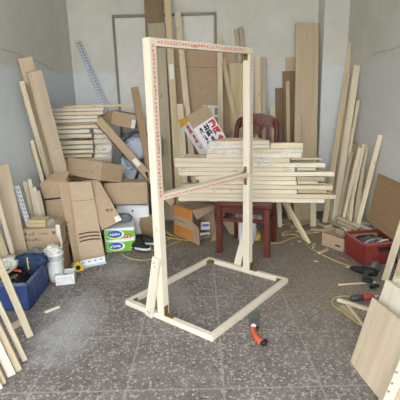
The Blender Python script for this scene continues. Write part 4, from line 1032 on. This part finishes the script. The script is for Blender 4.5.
# pair of black and white shoes
def shoe(label, p, rot):
    M = Matrix.Translation(p) @ Matrix.Rotation(rot, 4, 'Z'); r = thing('shoe', label, 'shoe', None, 'pair of black shoes', M=M)
    bm = bmesh.new(); prof = [(-.075, .030, .075), (-.05, .033, .08), (-.02, .03, .07), (.01, .031, .052), (.04, .036, .04), (.065, .033, .034), (.082, .018, .022)]
    rings = []
    for x, w, h in prof:
        rings.append([bm.verts.new((x, w * math.cos(a) if math.sin(a) > 0 else w * math.copysign(abs(math.cos(a)) ** .5, math.cos(a)), .012 + (h * max(0, math.sin(a))))) for a in [i * 2 * math.pi / 14 for i in range(14)]])
    for a, c in zip(rings, rings[1:]):
        for i in range(14): bm.faces.new((a[i], a[(i + 1) % 14], c[(i + 1) % 14], c[i]))
    bm.faces.new(rings[0][::-1]); bm.faces.new(rings[-1])
    link('shoe_upper', smooth(bm_mesh(bm, 'shoe_upper')), 'rubber', M, r)
    bm = bmesh.new(); vs = [(-.08, -.03), (-.08, .03), (-.02, .031), (.04, .039), (.075, .03), (.09, 0), (.075, -.03), (.04, -.039), (-.02, -.031)]
    slab(bm, [V((x, y, .016)) for x, y in vs][::-1], -.016) if False else slab(bm, [V((x, y, .016)) for x, y in vs[::-1]], .016)
    link('sole', bm_mesh(bm, 'sole'), 'white_plastic', M, r)
q = F(141, 250.5); shoe('left black shoe with white sole on the floor by the green tissue packs', V((q.x, q.y, .001)), -.35)
q = F(149, 246.5); shoe('right black shoe with white sole, nearer the front upright', V((q.x + .01, q.y + .03, .001)), -.1)

# ------------------------------------------------------------------ yellow hoses
def fl_(pts, z=.007): return [F(x, y, z) for x, y in pts]
tag(tube_obj('yellow_hose', fl_([(137, 246), (144, 238), (150, 233), (158, 231), (167, 233), (171, 238), (163, 241), (152, 242), (146, 246), (150, 250), (160, 249), (172, 244), (180, 240), (172, 235), (160, 229), (151, 229), (156, 234), (170, 238), (185, 240), (200, 241)]), .0042, 'hose_yellow'), 'coiled yellow hose on the floor left of the orange carton', 'hose')
tag(tube_obj('yellow_hose', fl_([(121, 254), (130, 258.5), (139, 260), (147, 260), (156, 257), (165, 250)]), .0042, 'hose_yellow'), 'yellow hose running before the black shoes', 'hose')
tag(tube_obj('yellow_hose', fl_([(271, 243.5), (279, 243), (286, 240.5), (292, 238), (300, 236), (306, 234), (316, 232.5), (326, 230.5), (333, 227), (337, 224)]), .0042, 'hose_yellow'), 'thin yellow hose crossing the floor behind the propped sticks', 'hose')
tag(tube_obj('yellow_hose', fl_([(283, 236), (289, 234.5), (297, 235), (304, 240), (308, 246), (316, 251.5), (327, 257), (338, 262), (347, 265), (352, 266.5)]), .0042, 'hose_yellow'), 'yellow cord running to the black power tool', 'hose')
tag(tube_obj('yellow_hose', fl_([(352, 296.5), (344, 296), (336, 297), (332, 301), (334, 306), (341, 310), (348, 316), (356, 322), (362, 325)]), .0036, 'hose_yellow'), 'loop of yellow cord around the floor sticks at the right', 'hose')

# ------------------------------------------------------------------ right floor items
A, B, Cc = V((1.085, 2.965, .001)), V((1.119, 2.71, .001)), V((1.355, 2.75, .001))
ux = (Cc - B); rcx = ux.normalized()
rc, rcM = crate('plastic_crate', 'red plastic crate holding metal bits near the right wall', B, rcx, V((-rcx.y, rcx.x, 0)), .262, .27, .165, 'red_crate', 'red_rim')
bm = bmesh.new(); bx(bm, (.15, -.0075, .115), (.09, .004, .03), .001); link('handle_hole', bm_mesh(bm, 'handle_hole'), 'dark_hole', rcM, rc)
link('crate_lining', box_me('crate_lining', (.235, .245, .118), .002, (.131, .135, .0)) if False else box_me('crate_lining', (.24, .004, .13), .001, (.131, .255, .078)), 'card', rcM, rc)
sw_ = lump('swarf', (0, 0, 0), (.09, .085, .055), 'swarf', 61, .35, 4, .6); sw_.matrix_basis = rcM @ Matrix.Translation((.131, .125, .098)); tag(sw_, 'heap of metal swarf and scraps filling the red crate', 'scrap', None, 'stuff')
for k, (x, y, a, l, m_, lab) in enumerate(((.08, .07, .3, .10, 'zinc', 'bright steel bracket bit at the front of the red crate'), (.15, .09, -.7, .12, 'blade', 'grey metal bar lying slanted in the red crate'), (.19, .15, .9, .10, 'brass', 'brass coloured fitting at the right of the red crate'), (.10, .17, -.2, .12, 'rubber', 'black cable end at the back of the red crate'), (.17, .05, .1, .09, 'paper', 'white plastic fitting near the front right of the red crate'))):
    A_ = rcM @ V((x - l / 2 * math.cos(a), y - l / 2 * math.sin(a), .142)); B_ = rcM @ V((x + l / 2 * math.cos(a), y + l / 2 * math.sin(a), .156))
    tag(tube_obj('metal_part', [A_, A_.lerp(B_, .5) + V((0, 0, .008)), B_], .008, m_), lab, 'metal part', 'bits in the red crate')
# low open cardboard box
B1, B2 = F(321.5, 245), F(345, 253.5)
B2 = V((B2.x - .005, B2.y + .02, 0)); bxv = (B2 - B1).normalized()
lbM = frame(V((B1.x, B1.y, .001)), bxv, V((-.8, -.6, 0))); lbw = (B2 - B1).length
nb = lbM.to_3x3() @ V((0, 1, 0))
lbx = thing('cardboard_box', 'low open cardboard box of wood scraps left of the red crate', 'box', None, M=lbM)
bm = bmesh.new(); hh, dd, tk = .105, .17, .004
bx(bm, (lbw / 2, tk / 2, hh / 2), (lbw, tk, hh)); bx(bm, (lbw / 2, dd, hh / 2), (lbw, tk, hh)); bx(bm, (tk / 2, dd / 2, hh / 2), (tk, dd, hh)); bx(bm, (lbw - tk / 2, dd / 2, hh / 2), (tk, dd, hh)); bx(bm, (lbw / 2, dd / 2, tk / 2), (lbw, dd, tk))
link('box_body', bm_mesh(bm, 'box_body'), 'card', lbM, lbx)
rects('printed_oval', lbx, lbM, [(lbw * .62, .03, lbw * .85, .045)], 'brown_ink')
G11 = 'wood offcuts heaped by the red crate'
def offcut(label, A, B, w, t, m='pine', face=(0, -.8, .6)): return board(label, A, B, w, .03, m, face, G11, 'wood_offcut', 'offcut')
heap = ((322, 219, 336, 223, .02, 'pine_old', 'lying on the floor behind the low cardboard box, left end'), (326, 227, 341, 221, .05, 'pine', 'lying aslant over the rim of the low cardboard box'),
    (339, 216.5, 359, 225.5, .150, 'pine_frame', 'slanting down to the right, topmost and longest of the heap'), (338.5, 220.5, 356, 228.5, .125, 'pine', 'just under the topmost slanting one'),
    (352, 217.5, 369, 223.5, .150, 'pine_old', 'slanting at the top right of the heap'), (355, 222, 371.5, 229, .125, 'pine_frame', 'slanting at the right end beside the brown panel'),
    (347, 230.5, 356, 224, .12, 'pine', 'stubby and steep, over the red crate corner'), (331, 221, 344, 227, .085, 'pine_old', 'dark, at the left end of the heap'),
    (346, 217, 362, 216, .11, 'pine_old', 'at the back of the heap in front of the short battens'), (342, 226.5, 351, 231, .10, 'pine_frame', 'short and pale, nearest the low cardboard box'),
    (358, 228, 367, 231, .11, 'pine_old', 'low in front, just above the red crate back rim'), (336, 216, 346, 219.5, .11, 'pine_yellow', 'yellowish, at the upper left of the heap'))
for k, (x0, y0, x1, y1, z, m_, lab) in enumerate(heap):
    board('wood offcut ' + lab, F(x0, y0, z), F(x1, y1, z + .004 * (k % 3)), .024, .020, m_, (.1, -.75, .65), G11, 'wood_offcut', 'offcut')
for k, (x0, x1, z, Y_) in enumerate(((338, 366, .03, 3.22), (339, 366, .03, 3.27), (340, 368, .075, 3.24))):
    board('offcut hidden in the bottom of the heap by the red crate', P(x0, 228, Y_) * 1.0, P(x1, 228, Y_), .04, .045, 'pine_old', (0, -1, .1), G11, 'wood_offcut', 'offcut').location.z = z
for k, (x0, y0, x1, y1, w, m_, lab) in enumerate(((283, 219, 293, 226, .05, 'pine_old', 'greyish offcut on the floor left of the plank foot'), (294, 229, 310, 231, .05, 'pine_old', 'flat offcut on the floor in front of the plank foot'), (311, 228, 325, 229, .035, 'pine_old', 'offcut on the floor between plank foot and low cardboard box'), (318, 222, 330, 227, .03, 'pine_old', 'offcut on the floor at the feet of the tall corner battens'), (319, 252, 328, 248, .02, 'ply', 'small pale chip on the floor before the low cardboard box'))):
    a, c = F(x0, y0, .022), F(x1, y1, .022)
    board(lab, a, c, w, .02, m_, (0, -.1, 1), 'offcuts on the floor', 'wood_offcut', 'offcut')
rc_ = random.Random(12)
for k in range(20):
    x0, y0 = rc_.uniform(284, 345), rc_.uniform(222, 262)
    a = F(x0, y0, .006); q = rc_.uniform(0, 3.14); l_ = rc_.uniform(.012, .045)
    board('tiny pale wood chip scattered on the floor in the right half of the room', a, a + V((l_ * math.cos(q), l_ * math.sin(q), 0)), rc_.uniform(.008, .02), .005, rc_.choice(('pine', 'pine_old', 'pine_yellow')), (0, 0, 1), 'wood chips on the floor', 'wood_chip', 'chip')
for k, (x0, y0, x1, y1, w, m_, lab) in enumerate(((300, 223, 318, 219, .04, 'pine_old', 'greyish offcut leaning in the litter between plank foot and corner battens'), (322, 230, 334, 227.5, .03, 'pine', 'pale offcut in the litter just behind the low cardboard box'), (286, 231.5, 297, 227, .035, 'fibre', 'dark offcut in the litter left of the plank foot'))):
    board(lab, F(x0, y0, .045), F(x1, y1, .047), w, .02, m_, (0, -.3, 1), 'offcuts on the floor', 'wood_offcut', 'offcut')
# sticks on the floor at right
G12 = 'sticks on the floor at the right'
def stick(label, x0, y0, x1, y1, w, t, m, z=0): board(label, F(x0, y0, t + z), F(x1, y1, t + z), w, t, m, (0, -.05, 1), G12, 'wood_stick', 'stick')
stick('long thin stick lying alone behind the red-handled tool', 338.5, 284, 376, 281.5, .010, .009, 'pine_yellow')
stick('thick pale stick pointing at the lower right stack', 337.5, 298, 372, 309, .022, .018, 'pine', .0)
stick('thin stick crossing under the thick pale stick', 347, 303.5, 364, 325, .015, .010, 'pine_yellow', .02)
stick('broad flat offcut among the floor sticks', 341, 305, 358, 320, .030, .008, 'pine_old')
stick('dark thin stick lying by the red crate and yellow cord', 340, 256.5, 355, 263.5, .012, .008, 'fibre')
# black angle grinder
gp = F(352, 270); gq = F(374, 272)
gA_, gB_ = F(350, 267.5, .03), F(377, 273, .035)
gM = frame(gA_, gB_ - gA_, V((0, -1, .2)))
Lg = (gB_ - gA_).length
gr = thing('power_tool', 'black and grey cordless power tool lying before the red crate', 'power tool', None, M=gM)
bm = bmesh.new(); tube(bm, [V((x * Lg, 0, 0)) for x in (0, .08, .3, .45, .6, .85, 1.0)], .02, 14, [.008, .014, .022, .026, .028, .027, .02]); link('motor_body', smooth(bm_mesh(bm, 'motor_body')), 'rubber', gM, gr)
bm = bmesh.new(); tube(bm, [V((-.03, 0, 0)), V((.0, 0, 0)), V((.02, 0, 0))], .006, 12, [.005, .007, .009]); link('chuck', smooth(bm_mesh(bm, 'chuck')), 'zinc', gM, gr)
bm = bmesh.new(); h0 = V((Lg * .62, 0, 0)); h1_ = gM.inverted() @ F(366, 280, .02); tube(bm, crom([h0, h0.lerp(h1_, .5), h1_], 4), .018, 12); link('grip', smooth(bm_mesh(bm, 'grip')), 'grey_tool', gM, gr)
bm = bmesh.new(); bx(bm, h1_ + V((.01, 0, 0)), (.06, .045, .03), .006); link('battery', bm_mesh(bm, 'battery'), 'rubber', gM, gr)
dM = Matrix.Translation(F(375, 267, .035)) @ Matrix.Rotation(1.2, 4, 'X') @ Matrix.Rotation(.5, 4, 'Y')
bm = bmesh.new(); lathe(bm, [(.0, 0), (.035, .0), (.04, .004), (.04, .012), (.03, .02), (0, .022)], 24, cap=False)
dk = link('sanding_disc', bm_mesh(bm, 'sanding_disc'), 'blade', dM); tag(dk, 'grey round disc behind the black power tool by the red crate', 'disc')
# red and black tool
rA, rB = F(350.5, 298.5, .022), F(375, 296, .024)
rM = frame(rA, rB - rA, V((0, -1, .2))); Lr = (rB - rA).length
rt_ = thing('hand_tool', 'slim tool with dark grip and red body beside the floor sticks', 'tool', None, M=rM)
bm = bmesh.new(); tube(bm, [V((x * Lr, 0, 0)) for x in (0, .04, .25, .5)], .018, 14, [.012, .017, .019, .016]); link('grip', smooth(bm_mesh(bm, 'grip')), 'grey_tool', rM, rt_)
bm = bmesh.new(); tube(bm, [V((x * Lr, 0, 0)) for x in (.5, .6, .85, .95)], .018, 14, [.017, .02, .019, .012]); link('tool_body', smooth(bm_mesh(bm, 'tool_body')), 'red_plastic', rM, rt_)
bm = bmesh.new(); tube(bm, [V((Lr * .95, 0, 0)), V((Lr * 1.1, 0, 0))], .006, 10); link('nose', bm_mesh(bm, 'nose'), 'zinc', rM, rt_)
tag(tube_obj('black_plug', [F(371, 287, .015), F(375, 285.5, .016), F(379, 286, .014)], .012, 'rubber'), 'small black plug on the floor at the edge of the lower right stack', 'plug')
# orange handled scraper under the frame
pts = [F(248, 313), F(259, 312), F(258.5, 331), F(249.5, 331)]
sA = F(254, 331)
hs_ = thing('hand_saw', 'orange-handled hand saw on the floor, its grey blade under the frame base', 'saw', (sA.x, sA.y, 0))
plate('blade', [p + V((0, 0, .003)) for p in (pts[3], pts[2], F(261, 309), F(248.3, 315))], .0018, 'blade', hs_)
hp = [F(253, 327, .012), F(254, 333, .014), F(257.5, 338.5, .014), F(262, 342.5, .014)]
tube_obj('handle', hp, .0145, 'orange_plastic', hs_, seg=12)
tube_obj('handle_tip', [F(261.5, 342.2, .014), F(264, 343.5, .014), F(265.5, 341, .016)], .0125, 'rubber', hs_, seg=12)
bm = bmesh.new(); iv = WM[hs_.name].inverted(); c_ = iv @ F(253.5, 326.5, .018); lathe(bm, [(.014, 0), (.015, .006), (.008, .014)], 16, Matrix.Translation(c_)); link('clamp_knob', smooth(bm_mesh(bm, 'clamp_knob')), 'white_plastic', WM[hs_.name], hs_)
bm = bmesh.new(); lathe(bm, [(.006, 0), (.006, .01)], 12, Matrix.Translation(iv @ F(257.5, 328, .014))); link('release_button', bm_mesh(bm, 'release_button'), 'rubber', WM[hs_.name], hs_)
#('yellow_packet', (P(186, 152, 3.72).x, 3.72, P(186, 152, 3.72).z), (.03, .02, .035), 'yellow_plastic', 71, .2, 2, .7)

# ------------------------------------------------------------------ light
wd = bpy.data.worlds.new('sky'); bpy.context.scene.world = wd; wd.use_nodes = True
nt = wd.node_tree; bgn = nt.nodes['Background']
tc = nt.nodes.new('ShaderNodeTexCoord'); sp = nt.nodes.new('ShaderNodeSeparateXYZ'); lk(nt, tc.outputs['Generated'], sp.inputs[0])
cr = nt.nodes.new('ShaderNodeValToRGB'); mr = nt.nodes.new('ShaderNodeMapRange'); lk(nt, sp.outputs[2], mr.inputs[0]); mr.inputs[1].default_value = -1; mr.inputs[2].default_value = 1
e = cr.color_ramp.elements; e[0].position = .47; e[0].color = (.30, .28, .25, 1); e[1].position = .53; e[1].color = (1.0, .99, .95, 1); x = e.new(1.0); x.color = (.80, .90, 1.0, 1)
lk(nt, mr.outputs[0], cr.inputs[0]); lk(nt, cr.outputs[0], bgn.inputs[0]); bgn.inputs[1].default_value = 9.6
vs = bpy.context.scene.view_settings; vs.view_transform = 'Standard'; vs.look = 'None'; vs.gamma = 1; vs.use_curve_mapping = False; vs.exposure = 0.0
